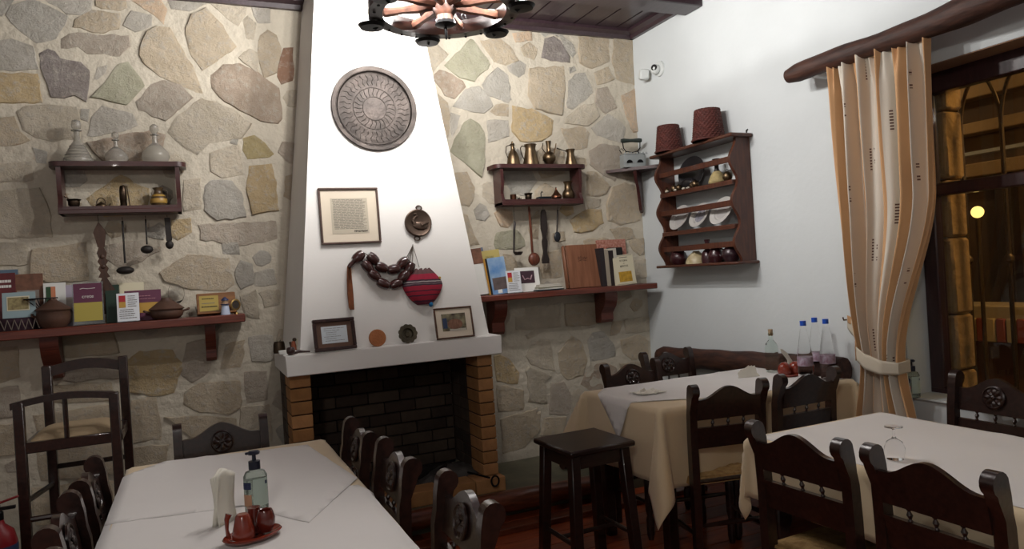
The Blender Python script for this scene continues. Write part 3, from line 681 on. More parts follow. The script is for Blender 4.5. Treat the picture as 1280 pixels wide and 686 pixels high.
MB().lathe([(.0, 0), (.06, .0), (.066, .02), (.066, .40), (.055, .45), (.025, .48), (.02, .5)], 24).build('cylinder', redc, ex)
MB().lathe([(.0668, .09), (.0672, .095), (.0672, .14), (.0668, .145)], 24).build('label', paper, ex); MB().lathe([(.0668, .36), (.0672, .365), (.0672, .39), (.0668, .395)], 24).build('band', mat('blue_band', '22304e', .5), ex)
MB().lathe([(.022, .5), (.022, .53), (.012, .54), (.012, .56), (0, .56)], 14).box((.03, 0, .545), (.07, .018, .012)).build('valve', iron, ex); MB().box((.03, 0, .575), (.1, .018, .008), .002, (0, -.25, 0)).build('handle', redc, ex)
# ================================================================== CHANDELIER
hubp = bw(555, 1, -1.4); RW = .335
ch = thing('wagon_wheel_chandelier', 'dark wagon wheel chandelier hanging from the ceiling in front of the chimney', 'chandelier', (hubp.x, hubp.y, hubp.z-.02))
wheelw = wood('wheel_wood', '402820', '684434', .5, (8, 8, 8), .1, .5)
n = 48; prf = [(RW-.052, -.04), (RW+.012, -.04), (RW+.012, .025), (RW-.052, .025)]
m = MB(); vs = [(r_*math.cos(2*PI*k/n), r_*math.sin(2*PI*k/n), z) for r_, z in prf for k in range(n)]
fs = [(i*n+k, i*n+(k+1) % n, ((i+1) % 4)*n+(k+1) % n, ((i+1) % 4)*n+k) for i in range(4) for k in range(n)]
m.add(vs, fs, False); m.build('rim', darkwood, ch)
MB().lathe([(.03, -.085), (.042, -.075), (.04, -.05), (.055, -.03), (.055, .05), (.035, .08), (.02, .1)], 16).build('hub', wheelw, ch)
m = MB()
for k in range(24): a = 2*PI*(k+.5)/24; m.ball(((RW-.014)*math.cos(a), (RW-.014)*math.sin(a), -.047), (.008, .008, .005), 8, rings=4)
tag(m.build('rivet', iron, ch), None, None, kind='stuff')
MB().lathe([(.0, -.16), (.005, -.155), (.008, -.12), (.005, -.09)], 8).lathe([(.045, -.075), (.05, -.09), (.03, -.1), (.0, -.105)], 12).build('finial', iron, ch)
for k in range(8):
    a = 2*PI*k/8+.2; c, s = math.cos(a), math.sin(a)
    MB().tube([(c*.04, s*.04, 0), (c*.12, s*.12, 0), (c*.2, s*.2, 0), (c*(RW-.03), s*(RW-.03), 0)], [.018, .024, .017, .025], 8).build('spoke', wheelw, ch)
whiteg = mat('opal_glass', 'f4f2ea', .3, trans=.3, emit='fff6e6', es=3.5)
for k in range(6):
    a = 2*PI*k/6+.45; x, y = (RW+.02)*math.cos(a), (RW+.02)*math.sin(a)
    c = MB().tube([(x*.86, y*.86, -.038), (x*.95, y*.95, -.07), (x, y, -.058)], .006, 8).lathe([(.0, -.066), (.054, -.062), (.064, -.048), (.060, -.046), (.0, -.055)], 20, (x, y, 0)).build('cup', iron, ch)
    MB().lathe([(.013, 0), (.013, .045)], 10, (x, y, -.052)).build('socket', iron, c)
    MB().ball((x, y, .02), (.02, .02, .028), 12).build('bulb', whiteg, c)
    gx = Vector((x, y, .02))+ch.location
    lamp('bulb_light', 'POINT', gx+Vector((0, 0, .058)), KEY, (1, .965, .93), .028)
for k in range(3):
    a = 2*PI*k/3+.9; p0 = Vector(((RW-.03)*math.cos(a), (RW-.03)*math.sin(a), .03)); p1 = Vector((0, 0, .30)); cm = MB(); nn = 12
    for i in range(nn):
        q = p0.lerp(p1, (i+.5)/nn); d = (p1-p0).normalized(); u = d.orthogonal().normalized() if i % 2 else d.cross(d.orthogonal().normalized())
        cm.tube([q+d*.021*math.cos(t*PI/5)+u*.009*math.sin(t*PI/5) for t in range(10)], .0028, 5, closed=True)
    cm.build('chain', iron, ch)
MB().tube([(0, 0, .1), (0, 0, ZC-ch.location.z-.004)], .006, 8).build('rod', iron, ch)
# ================================================================== HELPERS FOR SMALL THINGS
def bx(x0, y0, x1, y1, Y, f=bw):
    xm, ym = (x0+x1)/2, (y0+y1)/2
    b_, t_ = f(xm, y1, Y), f(xm, y0, Y); l_, r_ = f(x0, ym, Y), f(x1, ym, Y)
    return b_, (r_-l_).length, t_.z-b_.z
def pot(prof, w_, h_): return [(a*w_/2, b*h_) for a, b in prof]
blackp = mat('black_ink', '1c1a1a', .8); greyp = mat('grey_ink', '6d6a64', .8)
def lines(parent, x0, x1, z0, z1, n, y, m=greyp, th=.35, rg=.25, name='printed_lines', seed=1):
    r_ = random.Random(seed); mm = MB(); st_ = (z1-z0)/n
    for i in range(n):
        z = z1-st_*(i+.5); a = x0+(x1-x0)*r_.uniform(0, rg*.3); b = x1-(x1-x0)*r_.uniform(0, rg); x = a
        while x < b-.001:
            l_ = min(b-x, (x1-x0)*r_.uniform(.06, .2)); mm.box((x+l_/2, y, z), (l_*.86, .0004, st_*th)); x += l_
    o = mm.build(name, m, parent); o['kind'] = 'stuff'; return o
# ================================================================== ON THE CHIMNEY
p = chp(468, 136); w_ = .245
t = thing('round_tray', 'large round dark engraved metal tray hanging high on the white chimney', 'tray', (p.x, p.y, p.z), (CTILT, 0, 0))
traym = mat('tray_metal', '2a2522', .42, .75, n=.5, ns=9, bump=.35, bs=30)
MB().lathe([(0, .004), (w_*.86, .004), (w_*.9, .016), (w_, .018), (w_+.003, .014), (w_*.9, .001), (0, 0)], 56, rot=(R(90), 0, 0)).build('dish', traym, t)
m = MB()
for rr_ in (.9, .86, .5, .28): m.tube([(w_*rr_*math.cos(2*PI*k/48), -.0055 if rr_ < .87 else -.0165, w_*rr_*math.sin(2*PI*k/48)) for k in range(48)], .0016 if rr_ < .8 else .0028, 5, closed=True)
m.build('engraved_rings', traym, t)
m = MB()
for k in range(24):
    a = 2*PI*k/24; m.tube([(w_*q*math.cos(a+o_), -.005, w_*q*math.sin(a+o_)) for q, o_ in ((.30, 0), (.36, .05), (.42, 0), (.48, -.04))], .0014, 4)
for k in range(36):
    a = 2*PI*k/36; m.tube([(w_*q*math.cos(a+o_), -.005, w_*q*math.sin(a+o_)) for q, o_ in ((.56, 0), (.64, .04), (.72, -.03), (.82, .03))], .0013, 4)
m.build('engraving', traym, t)['kind'] = 'stuff'
# framed text
def framed(name, label, cat, P, w_, h_, rot, fm_, fw_, matt, mat_w, dep=.018):
    t = thing(name, label, cat, P, rot)
    for (cx, cz, dx, dz) in ((0, h_/2-fw_/2, w_, fw_), (0, -h_/2+fw_/2, w_, fw_), (-w_/2+fw_/2, 0, fw_, h_-2*fw_), (w_/2-fw_/2, 0, fw_, h_-2*fw_)):
        MB().box((cx, -dep/2, cz), (dx, dep, dz), .003).build('frame_bar', fm_, t)
    MB().box((0, -dep*.3, 0), (w_-2*fw_+.002, .004, h_-2*fw_+.002)).build('mat_board', matt, t)
    return t
framew = wood('frame_wood', '4a3a34', '5c4840', .4, (20, 20, 20)); creamm = mat('cream_mat_board', 'd3c7b4', .85)
a, b = chp(400, 237), chp(476, 304); c = chp(437, 270)
t = framed('framed_text', 'dark framed page of printed text hanging on the white chimney', 'picture', (c.x, c.y, c.z), .334, .317, (CTILT, R(0), 0), framew, .012, creamm, 0)
MB().box((0, -.0085, .0), (.205, .001, .20)).build('page', mat('newsprint', 'b7ae9c', .9), t)
lines(t, -.096, .096, -.075, .095, 26, -.0093, greyp, .42, .12)
text('ΠΡΑΚΤΙΚΟΝ', .013, blackp, t, (.056, -.0095, -.088), bold=.0006)
# swan mould
p = chp(522, 279); t = thing('swan_mould', 'small round copper mould with a swan relief and ring handles on the chimney', 'mould', (p.x, p.y, p.z), (CTILT, R(8), 0))
copd = mat('brown_copper', '5f5046', .42, .85, n=.2, ns=14)
MB().lathe([(0, .020), (.066, .018), (.074, .022), (.08, .018), (.08, .004), (.076, 0), (0, 0)], 36, rot=(R(90), 0, 0)).build('body', copd, t)
for s_ in (-1, 1): MB().tube([(.017*math.cos(a*PI/5), -.008, s_*.09+.012*math.sin(a*PI/5)) for a in range(10)], .004, 6, closed=True).build('handle', copd, t)
m = MB(); m.ball((.008, -.021, -.012), (.034, .007, .018), 14); m.tube([(-.016, -.023, -.008), (-.026, -.024, .006), (-.02, -.024, .02), (-.01, -.024, .028), (-.014, -.024, .036), (-.024, -.024, .034)], [.008, .006, .005, .005, .006, .003], 8); m.tube([(.01, -.026, -.01), (.03, -.026, .002), (.044, -.023, .006)], [.010, .007, .002], 7); so_ = m.build('swan_relief', copd, t); so_.scale = (1.35, 1, 1.35)
# komboloi (giant worry beads)
beadm = mat('bead_brown', '3e2422', .22, coat=.6, n=.12, ns=10)
n0 = chp(452, 316, .03); t = thing('worry_beads', 'string of huge dark brown wooden worry beads with a tassel on the chimney', 'beads', (n0.x, n0.y, n0.z))
bl = [(455.5, 318.5, 30), (463, 322.5, -35), (476, 334.5, -22), (492, 337, 8), (503, 327, 35), (513, 334, 60), (505, 345, 45), (494, 355, 22), (478, 354.5, -22), (467.5, 343, -33), (459, 332, -38)]
bl = [(448, 321, 40), (466, 323, -42), (477, 334, -25), (492, 336.5, 12), (503.5, 328.5, 42), (512, 335, 62), (505, 345, 42), (495, 355, 22), (479, 354.5, -25), (467.5, 344, -38), (459, 333, -48)]
for (x, y, an) in bl:
    q = chp(x, y, .022)-n0; a = R(an-3.5)
    MB().lathe([(.004, -.034), (.021, -.034), (.0275, -.018), (.029, 0), (.0275, .018), (.021, .034), (.004, .034)], 18, q, rot=(0, PI/2-a, 0)).build('bead', beadm, t)
q = lambda x, y, o_=.02: chp(x, y, o_)-n0
MB().tube([q(451, 313.5), q(460, 319), q(470, 328), q(484, 337), q(497, 334), (q(508, 322)), q(516, 307, .006)], .0022, 6).tube([q(452, 325), q(463, 338), q(473, 350), q(486, 357), q(500, 350), q(509, 340), q(516, 307, .006)], .0022, 6).build('cord', mat('brown_cord', '4a3c32', .9), t)
MB().tube([q(444, 325), q(438, 331), q(436, 334)], [.012, .013, .011], 10).build('tassel_knot', beadm, t)
m = MB()
for k in range(9):
    o_ = (k-4)*.55; m.tube([q(436.3+o_*.5, 333), q(436.8+o_*.9, 350), q(438+o_*1.1, 368), q(439.5+o_*1.15, 385+(k % 3))], [.006, .006, .0065, .004], 6)
m.build('tassel', mat('chestnut_fringe', '7a4424', .75, n=.2, ns=30), t)
# woven red bag
n0 = chp(528, 358, .0); t = thing('woven_bag', 'round red drawstring bag with striped bands hanging on the chimney', 'bag', (n0.x, n0.y, n0.z), (CTILT, 0, 0))
bm_ = bpy.data.materials.new('red_woven_stripe'); bm_.use_nodes = True; N = bm_.node_tree.nodes; L = bm_.node_tree.links; B = N['Principled BSDF']; B.inputs['Roughness'].default_value = .9
tc = N.new('ShaderNodeTexCoord'); sp = N.new('ShaderNodeSeparateXYZ'); L.new(tc.outputs['Object'], sp.inputs[0]); mr = N.new('ShaderNodeMapRange'); mr.inputs[1].default_value = -.11; mr.inputs[2].default_value = .10; L.new(sp.outputs['Z'], mr.inputs[0])
wv = N.new('ShaderNodeTexNoise'); wv.inputs['Scale'].default_value = 22; L.new(tc.outputs['Object'], wv.inputs[0]); ad = N.new('ShaderNodeMath'); ad.operation = 'MULTIPLY_ADD'; ad.inputs[1].default_value = .05; L.new(wv.outputs[0], ad.inputs[0]); L.new(mr.outputs[0], ad.inputs[2])
cr = N.new('ShaderNodeValToRGB'); cr.color_ramp.interpolation = 'CONSTANT'; L.new(ad.outputs[0], cr.inputs[0])
st_ = [(0, '5a1a2c'), (.12, '3e1a2c'), (.16, '8c1a30'), (.28, '3a1e30'), (.31, '961a32'), (.40, '4a1c2e'), (.43, '981c34'), (.56, '3a2430'), (.60, '6a5a60'), (.625, '3a2430'), (.66, 'a09a98'), (.685, '3a2430'), (.73, '941c36'), (.88, '5a4040')]
for i, (ps, c) in enumerate(st_):
    e = cr.color_ramp.elements[i] if i < 2 else cr.color_ramp.elements.new(ps)
    e.position = ps; e.color = (*lin(c), 1)
L.new(cr.outputs[0], B.inputs['Base Color'])
def bag(u, v):
    th = PI*(1-u*1.0); zz = -.105+.205*v
    wdt = .125*math.sin(min(1, .08+v*1.25)*PI/2)**.55*(1 if v < .5 else 1-.62*((v-.5)/.5)**1.5)
    x = wdt*math.cos(PI*(1-u)); d = .012+.045*math.sin(PI*u)*math.sin(PI*min(1, v*.85+.12))**.6
    d += .004*math.sin(u*44)*v*v; x += .002*math.sin(u*30)*v
    return (x, -d, zz+.006*math.sin(u*31)*max(0, v-.8)*5)
def bagb(u, v):
    a = bag(u, v); return (a[0], -.003, a[2])
m = MB(); m.grid(bag, 48, 28); m.grid(bagb, 48, 28); m.build('pouch', bm_, t)
hk = chp(516, 307, .004); a = t.matrix_basis.inverted() if False else None
loc = lambda px, py, o_: Matrix.Rotation(-CTILT, 4, 'X') @ (chp(px, py, o_)-n0)
MB().tube([loc(516, 307, .006), loc(520, 320, .01), loc(524, 334, .02)], .0018, 6).tube([loc(516, 307, .006), loc(511, 320, .01), loc(508, 332, .02)], .0018, 6).tube([loc(516, 307, .006), loc(516, 320, .01), loc(515, 336, .02)], .0022, 6).build('drawstring', mat('grey_cord', '6a6058', .9), t)
MB().ball((.033, -.03, -.108), .014, 12).build('blue_pompom', mat('blue_yarn', '1f6a9a', .9, bump=.5, bs=150), t); MB().ball((.098, -.035, .042), .008, 10).build('yellow_bead', mat('yellow_yarn', 'b59a4a', .9), t)
MB().tube([loc(516, 306, -.002), loc(516, 306, .012)], .003, 6).build('nail', iron, t)
# ---- on the mantel (z = 1.04)
MZ = 1.0405
def on_mantel(x, y, tilt=0): return (x, y, MZ)
def leaning(name, label, px0, px1, py, h_, depth, lean, yaw=0, **k): pass
darkf = wood('dark_frame', '2a1a18', '3c2622', .35, (20, 20, 20), .4)
b_, w_, h_ = bx(391, 395, 446, 437, -.555); yv = cy_at(1.1)-.02
t = framed('framed_note', 'dark framed handwritten note standing at the left on the mantel', 'picture', (b_.x-.002, -.575, MZ+.088), .225, .172, (R(-11), 0, R(3)), darkf, .018, mat('brown_mat_board', '5e4436', .5, n=.2, ns=8), 0, .022)
MB().box((0, -.0095, 0), (.138, .002, .092), .0).build('note', mat('bluish_paper', 'c3ccd2', .8), t); lines(t, -.06, .062, -.038, .04, 7, -.0112, greyp, .2, .5, seed=4)
p = bw(472, 431, -.56); t = thing('terracotta_disc', 'small round terracotta disc covered in spiral signs standing on the mantel', 'disc', (p.x, -.572, MZ), (R(-14), 0, 0))
tm = mat('terracotta', 'a5683f', .75, n=.12, ns=14, bump=.4, bs=80)
MB().lathe([(0, .012), (.045, .012), (.048, .009), (.048, .003), (.045, 0), (0, 0)], 32, (0, .0, .048), rot=(R(90), 0, 0)).build('disc_body', tm, t)
m = MB(); m.tube([((.006+.0375*q/70)*math.cos(q*.36), -.0122, .048+(.006+.0375*q/70)*math.sin(q*.36)) for q in range(71)], .001, 4); m.build('spiral_relief', tm, t)
r_ = random.Random(8); m = MB()
for q in range(0, 70, 2):
    rr_ = .009+.036*q/70; a = q*.36+.1; m.ball((rr_*math.cos(a), -.0122, .048+rr_*math.sin(a)), (.0016, .001, .0016), 6, rings=4)
m.build('signs', tm, t)['kind'] = 'stuff'
p = bw(510, 427, -.56); t = thing('scalloped_dish', 'small dark pewter dish with scalloped pointed rim leaning on the chimney above the mantel', 'dish', (p.x, -.568, MZ), (R(-13), 0, 0))
m = MB(); vs = []; n = 80; rings_ = [(.0, .004), (.014, .006), (.017, .001), (.026, .002), (.032, .014), (.052, .017), (.053, .013), (.03, .0), (0, 0)]
for (r1, d_) in rings_:
    for k in range(n):
        a = 2*PI*k/n; rr_ = r1*(1+(.10*abs(math.cos(a*5.5))-.04 if r1 > .045 else 0)); vs.append((rr_*math.cos(a), -d_, .054+rr_*math.sin(a)))
m.add(vs, [(i*n+k, i*n+(k+1) % n, (i+1)*n+(k+1) % n, (i+1)*n+k) for i in range(len(rings_)-1) for k in range(n)]); m.build('dish_body', mat('pewter', '5c5648', .4, .9, n=.3, ns=20), t)
b_, w_, h_ = bx(537, 378, 596, 424, -.555)
t = framed('framed_photograph', 'thin brown framed photograph with cream mat at the right on the mantel', 'picture', (bw(566, 400, -.56).x, -.572, MZ+.093), .232, .182, (R(-12), 0, R(0)), wood('walnut_frame', '4c3222', '5e4030', .4, (20, 20, 20)), .0095, creamm, 0, .016)
MB().box((0, -.0078, .004), (.145, .001, .1)).build('photo', mat('photo_print', '3a3026', .6, col2='8a8468', ns=28), t)
MB().ball((.005, -.009, -.008), (.046, .0008, .03), 18).build('photo_basket', mat('photo_brown', '7a5644', .6, n=.25, ns=40, stretch=(4, 1, 1)), t); MB().box((-.055, -.0088, .0), (.025, .0006, .06)).build('photo_blue', mat('photo_navy', '2c3a58', .6), t); MB().box((0.02, -.0088, -.041), (.10, .0006, .012)).build('photo_white', mat('photo_pale', 'b8b2a4', .6), t)
# left corner of the mantel
p = bw(349, 434, -.36); t = thing('tin_cup', 'small dark tin cup at the left corner of the mantel', 'cup', (p.x, -.36, MZ)); MB().lathe([(0, 0), (.031, 0), (.033, .01), (.03, .05), (.026, .062), (.024, .062), (.027, .05), (.03, .012), (0, .006)], 20).build('cup_body', brassd, t); MB().tube([(.0, -.026, .06), (.004, -.03, .07), (.008, -.026, .072)], .002, 6).build('cup_rim_hook', brassd, t)
p = bw(367, 432, -.42); t = thing('clay_figurine', 'small clay figurine with a pale stick beside the pipe on the mantel', 'figurine', (p.x, -.42, MZ)); MB().lathe([(0, 0), (.02, 0), (.018, .02), (.012, .045), (.01, .06), (0, .065)], 12).build('figure', mat('figurine_clay', '8a4c34', .7), t); MB().ball((.006, 0, .07), .011, 10).build('head', mat('figurine_dark', '3a2c20', .7), t); MB().tube([(.014, -.008, .01), (.02, -.01, .075)], .003, 6).build('stick', cream, t); MB().tube([(-.012, 0, .03), (-.018, 0, .06)], .006, 6).build('arm', mat('figurine_dark', '3a2c20', .7), t)
p = bw(358, 437, -.5); t = tag(MB().box((0, 0, .011), (.055, .04, .02), .002).build('small_box', mat('white_card', 'c9c9c4', .8), None, (p.x-.01, -.47, MZ)), 'tiny white box behind the smoking pipe on the mantel', 'box')
p = bw(362, 437, -.56); t = thing('smoking_pipe', 'dark brown smoking pipe lying on the left end of the mantel', 'pipe', (p.x+.004, -.575, MZ)); pm_ = mat('briar', '34201e', .3, coat=.4, n=.2, ns=12)
MB().lathe([(0, 0), (.014, .002), (.021, .012), (.023, .024), (.02, .038), (.015, .042), (.013, .036), (0, .03)], 18, (0, 0, .001)).build('bowl', pm_, t); MB().tube([(.01, 0, .014), (.04, 0, .017), (.075, 0, .013), (.098, 0, .011)], [.012, .009, .006, .0045], 10).build('stem', pm_, t)
# ================================================================== WALL SHELVES
def small_shelf(label, x0, x1, xb0, xb1, z1, z0, dep):
    t = thing('wall_shelf', label, 'shelf', ((x0+x1)/2, 0, z0)); c = (x0+x1)/2; h_ = z1-z0
    poly = [(x0-c, -.022), (x0-c, -dep+.05)]+[(x0-c+.05-.05*math.cos(a*PI/12), -dep+.05-.05*math.sin(a*PI/12)) for a in range(1, 7)]+[(x1-c-.05+.05*math.sin(a*PI/12), -dep+.05-.05*math.cos(a*PI/12)) for a in range(0, 7)]+[(x1-c, -.022)]
    MB().prism(poly, h_-.026, h_, 'xy').build('top_board', shelfwood, t)
    MB().box(((xb0+xb1)/2-c, -dep/2-.008, .012), (xb1-xb0, dep-.03, .024), .003).build('bottom_board', shelfwood, t)
    for x in (xb0+.011, xb1-.011):
        pl_ = [(-.022, .0), (-dep+.012, .0), (-dep+.008, .03), (-dep+.03, .08), (-dep+.012, .14), (-dep+.012, h_-.026), (-.022, h_-.026)]
        MB().prism(pl_, x-c-.011, x-c+.011, 'yz').build('side_panel', shelfwood, t)
    MB().box(((xb0+xb1)/2-c, -dep+.016, .03), (xb1-xb0-.044, .012, .02)).build('lip', shelfwood, t)
    return t
small_shelf('small dark two-level wall shelf left of the chimney holding glass decanters', -3.755, -3.10, -3.72, -3.135, 2.129, 1.852, .165)
small_shelf('small dark two-level wall shelf right of the chimney holding copper jugs', -1.245, -.545, -1.205, -.59, 2.125, 1.85, .165)
ZT1, ZT2, ZM1 = 2.1295, 2.1255, 1.8765
def long_shelf(label, x0, x1, zt_, dep, th, brs):
    t = thing('long_shelf', label, 'shelf', (x0, 0, zt_))
    MB().box(((x1-x0)/2, -dep/2-.01, -th/2), (x1-x0, dep-.02, th), .005).build('board', redwood, t)
    for (xc, w_, dd, h_) in brs:
        pl_ = [(-.02, -th), (-dd, -th), (-dd, -th-.05), (-dd+.02, -th-.10), (-dd+.07, -th-.15), (-dd+.07, -h_+.02), (-dd+.09, -h_), (-.02, -h_)]
        MB().prism(pl_, xc-x0-w_/2, xc-x0+w_/2, 'yz').build('bracket', redwood, t)
    return t
long_shelf('long red-brown shelf on the stone wall left of the fireplace, above the bar chair', -4.6, -2.845, 1.266, .2, .046, [(-3.03, .055, .11, .26), (-3.80, .085, .14, .27)])
long_shelf('long red-brown shelf of books right of the chimney under the ladles', -1.50, -.072, 1.265, .24, .04, [(-1.265, .09, .17, .27), (-.42, .10, .17, .26)])
ZL = 1.267
# ---- glass decanters
def decanter(px, top, bot, wpx, kind, label):
    b_, w_, h_ = bx(px-wpx/2, top, px+wpx/2, bot, -.09); t = thing('glass_decanter', label, 'decanter', (b_.x, -.095, ZT1)); h_ = bw(px, top, -.09).z-ZT1
    if kind == 0: pr = [(0, 0), (.95, 0), (1, .06), (.8, .2), (.5, .38), (.22, .52), (.2, .72), (.36, .74), (.36, .76), (.2, .77)]; st_ = [(.16, .77), (.3, .8), (.34, .88), (.3, .97), (.1, 1), (0, 1)]
    else: pr = [(0, 0), (.8, 0), (1, .16), (.92, .28), (.55, .42), (.2, .52), (.18, .7), (.32, .72), (.32, .74), (.18, .75)]; st_ = [(.12, .75), (.2, .78), (.33, .86), (.3, .95), (.12, 1), (0, 1)]
    MB().lathe(pot(pr, w_, h_), 28).build('bottle', glassf, t); MB().lathe(pot(st_, w_, h_), 20).build('stopper', glassf, t)
    if kind == 0:
        m = MB()
        for q in range(5): zz = .1+.07*q; rr_ = [.95, .86, .74, .62, .52][q]*w_/2; m.tube([(rr_*math.cos(k*PI/14), rr_*math.sin(k*PI/14), zz*h_) for k in range(28)], .0022, 5, closed=True)
        m.build('ridge', glassf, t)
decanter(98, 150, 200, 38, 0, 'tall ribbed glass decanter, leftmost on top of the left wall shelf')
decanter(146, 165, 200, 30, 1, 'smallest round glass decanter, in the middle on the left wall shelf')
decanter(195, 156, 200, 36, 1, 'squat round glass decanter, rightmost on top of the left wall shelf')
def place(px, py, Y, z): p = bw(px, py, Y); return (p.x, Y, z)
# inside left shelf
t = thing('brass_mortar', 'small brass mortar with pestle inside the left wall shelf', 'mortar', place(93, 262, -.09, ZM1))
MB().lathe([(0, 0), (.016, 0), (.014, .008), (.02, .018), (.028, .03), (.028, .05), (.036, .058), (.032, .06), (.024, .05), (0, .03)], 20).build('bowl', brassd, t); MB().tube([(0, 0, .035), (-.03, 0, .07), (-.04, 0, .078)], [.004, .004, .007], 8).build('pestle', brassd, t)
t = thing('toy_kettle', 'tiny metal kettle with a hoop handle inside the left wall shelf', 'kettle', place(127, 262, -.09, ZM1))
MB().lathe([(0, 0), (.029, 0), (.031, .01), (.027, .028), (.02, .034), (.012, .038), (.005, .044), (0, .046)], 20).build('body', brass, t); MB().tube([(.027*math.cos(a*PI/8)*-.8, 0, .034+.032*math.sin(a*PI/8)) for a in range(9)], .0028, 6).build('handle', brassd, t); MB().tube([(.026, 0, .012), (.038, 0, .024), (.044, 0, .034)], [.006, .004, .003], 8).build('spout', brass, t)
t = thing('brass_coffee_grinder', 'slim upright brass coffee grinder inside the left wall shelf', 'grinder', place(155, 262, -.09, ZM1))
MB().lathe([(0, 0), (.0165, 0), (.0165, .05), (.018, .052), (.0175, .1), (.015, .125), (.01, .13), (0, .13)], 18).build('cylinder', brassd, t); MB().tube([(.0, 0, .132), (.02, 0, .128), (.026, 0, .06), (.03, 0, .02)], .003, 6).build('crank', brassd, t)
t = thing('small_tongs', 'small thin iron tongs lying inside the left wall shelf', 'tongs', place(176, 261, -.11, ZM1))
MB().tube([(-.045, 0, .006), (.02, 0, .008), (.05, 0, .005)], .003, 6).tube([(-.045, .006, .006), (.02, -.004, .008), (.052, .008, .005)], .003, 6).build('tong_arms', iron, t)
t = thing('painted_jug', 'small brown jug with a painted yellow band inside the left wall shelf', 'jug', place(199, 261, -.08, ZM1))
MB().lathe(pot([(0, 0), (.62, 0), (.7, .08), (.98, .3), (1, .42), (.82, .6), (.5, .74), (.46, .88), (.66, 1), (.58, 1), (.38, .86), (0, .8)], .088, .118), 24).build('body', mat('jug_brown', '4c3c28', .35, coat=.3), t)
MB().lathe([(.0435, .032), (.0447, .036), (.0447, .052), (.043, .057)], 24).build('band', mat('jug_gold', '9a7a3c', .4), t); MB().lathe([(.036, .068), (.0375, .069), (.031, .080), (.0295, .079)], 24).build('band', mat('jug_gold', '9a7a3c', .4), t)
MB().tube([(.024, 0, .108), (.045, 0, .1), (.047, 0, .075), (.04, 0, .06)], .004, 7).build('handle', mat('jug_brown', '4c3c28', .35), t)
# ---- utensils hanging
def hang(px, y0, x2, y1, name, label, cat, builder, Y=-.075):
    a, b_ = bw(px, y0, Y), bw(x2, y1, Y); t = thing(name, label, cat, (a.x, Y, a.z)); ln = a.z-b_.z
    tilt = math.atan2(b_.x-a.x, ln); t.rotation_euler = (0, -tilt, 0); builder(t, (b_-a).length); return t
def loopwire(t, l_=.02): MB().tube([(0, 0, 0), (0, .0, l_*.5), (0, 0, l_)], .0015, 5).build('hook', iron, t)
def fork(t, L_):
    pl_ = [(0, 0), (.027, -.05), (.03, -.06), (.022, -.10), (.017, -.135), (.012, -.14), (.024, -.17), (.016, -.20), (.025, -.215), (.014, -.235), (.025, -.255), (.015, -.275), (.028, -.30), (.012, -.305), (.03, -.345), (.047, -.375)]
    out = pl_+[(-x, z) for x, z in reversed(pl_[1:])]
    MB().prism(out, -.007, .007, 'xz').build('handle', brownwood, t)
    for x in (-.036, -.012, .012, .036): MB().box((x, 0, -.435), (.013, .01, .13), .003).build('tine', brownwood, t)
    for z in (-.19, -.245): MB().lathe([(0, -.004), (.008, -.003), (.011, 0), (.008, .003), (0, .004)], 10, (0, -.008, z), rot=(R(90), 0, 0)).build('carving', brownwood, t)
    loopwire(t, .035)
hang(123, 277, 131, 350, 'carved_wooden_fork', 'big carved dark wooden fork, leftmost hanging under the left wall shelf', 'fork', fork)
def ladle(r_, m_, hr=.0055, flat=.6, deep=False):
    def f(t, L_):
        MB().tube([(0, 0, 0), (0, -.004, -L_*.5), (0, 0, -L_+r_*.9)], [hr, hr*.9, hr], 8).build('handle', m_, t)
        MB().ball((0, -.02, -L_), (r_, r_*.7, r_*flat), 18).build('bowl', m_, t); loopwire(t, .02)
    return f
hang(153, 276, 157, 338, 'iron_ladle', 'long dark iron ladle with wide flat bowl under the left wall shelf', 'ladle', ladle(.044, castiron, flat=.5))
hang(182, 274, 184, 312, 'iron_ladle', 'shorter dark ladle with small round bowl under the left wall shelf', 'ladle', ladle(.032, castiron, .0045, .72))
def scoop(t, L_):
    MB().box((0, 0, -.065), (.03, .006, .13), .002).build('handle', castiron, t); MB().ball((0, -.012, -L_), (.021, .014, .024), 16).build('bowl', castiron, t); loopwire(t, .015)
hang(209, 272, 212, 306, 'short_scoop', 'short dark metal scoop, rightmost hanging under the left wall shelf', 'scoop', scoop)
def r_ladle(t, L_):
    MB().tube([(0, 0, 0), (.004, -.003, -.1)], .0012, 5).build('cord', iron, t)
    MB().tube([(.004, -.003, -.1), (.004, -.006, -.115), (0, -.004, -.16), (-.006, -.006, -L_+.01)], [.004, .010, .008, .0055], 8).build('handle', blackwood, t)
    MB().lathe([(0, -.012), (.02, -.01), (.032, .004), (.034, .012), (.03, .012), (.018, -.004), (0, -.006)], 20, (.018, -.02, -L_)).build('bowl', blackwood, t)
hang(642, 258, 643, 317, 'black_ladle', 'thin black ladle on a cord, leftmost under the right wall shelf', 'ladle', r_ladle)
def brown_l(t, L_):
    MB().tube([(0, 0, 0), (.0, -.003, -.02), (0, -.004, -.13), (0, -.002, -L_+.03)], [.007, .012, .012, .013], 10, flat=.6).build('handle', spoonwood, t); MB().ball((0, -.02, -L_), (.043, .026, .046), 22).build('bowl', spoonwood, t)
hang(661, 258, 666, 324, 'wooden_ladle', 'reddish brown wooden ladle with a round bowl beside the dark paddle', 'ladle', brown_l)
def paddle(t, L_):
    pl_ = [(.008, 0), (.018, -.02), (.022, -.07), (.024, -.14), (.015, -.18), (.012, -.21), (.02, -.235), (.018, -.27), (.012, -.31), (.016, -.34), (.026, -.37), (.024, -.40)]
    pl_ = [(x, z*.93) for x, z in pl_]
    MB().prism(pl_+[(-x, z) for x, z in reversed(pl_)], -.009, .009, 'xz').build('paddle_body', blackwood, t); loopwire(t)
hang(679, 262, 683, 350, 'wooden_paddle', 'long dark carved wooden paddle hanging right of the brown ladle', 'paddle', paddle)
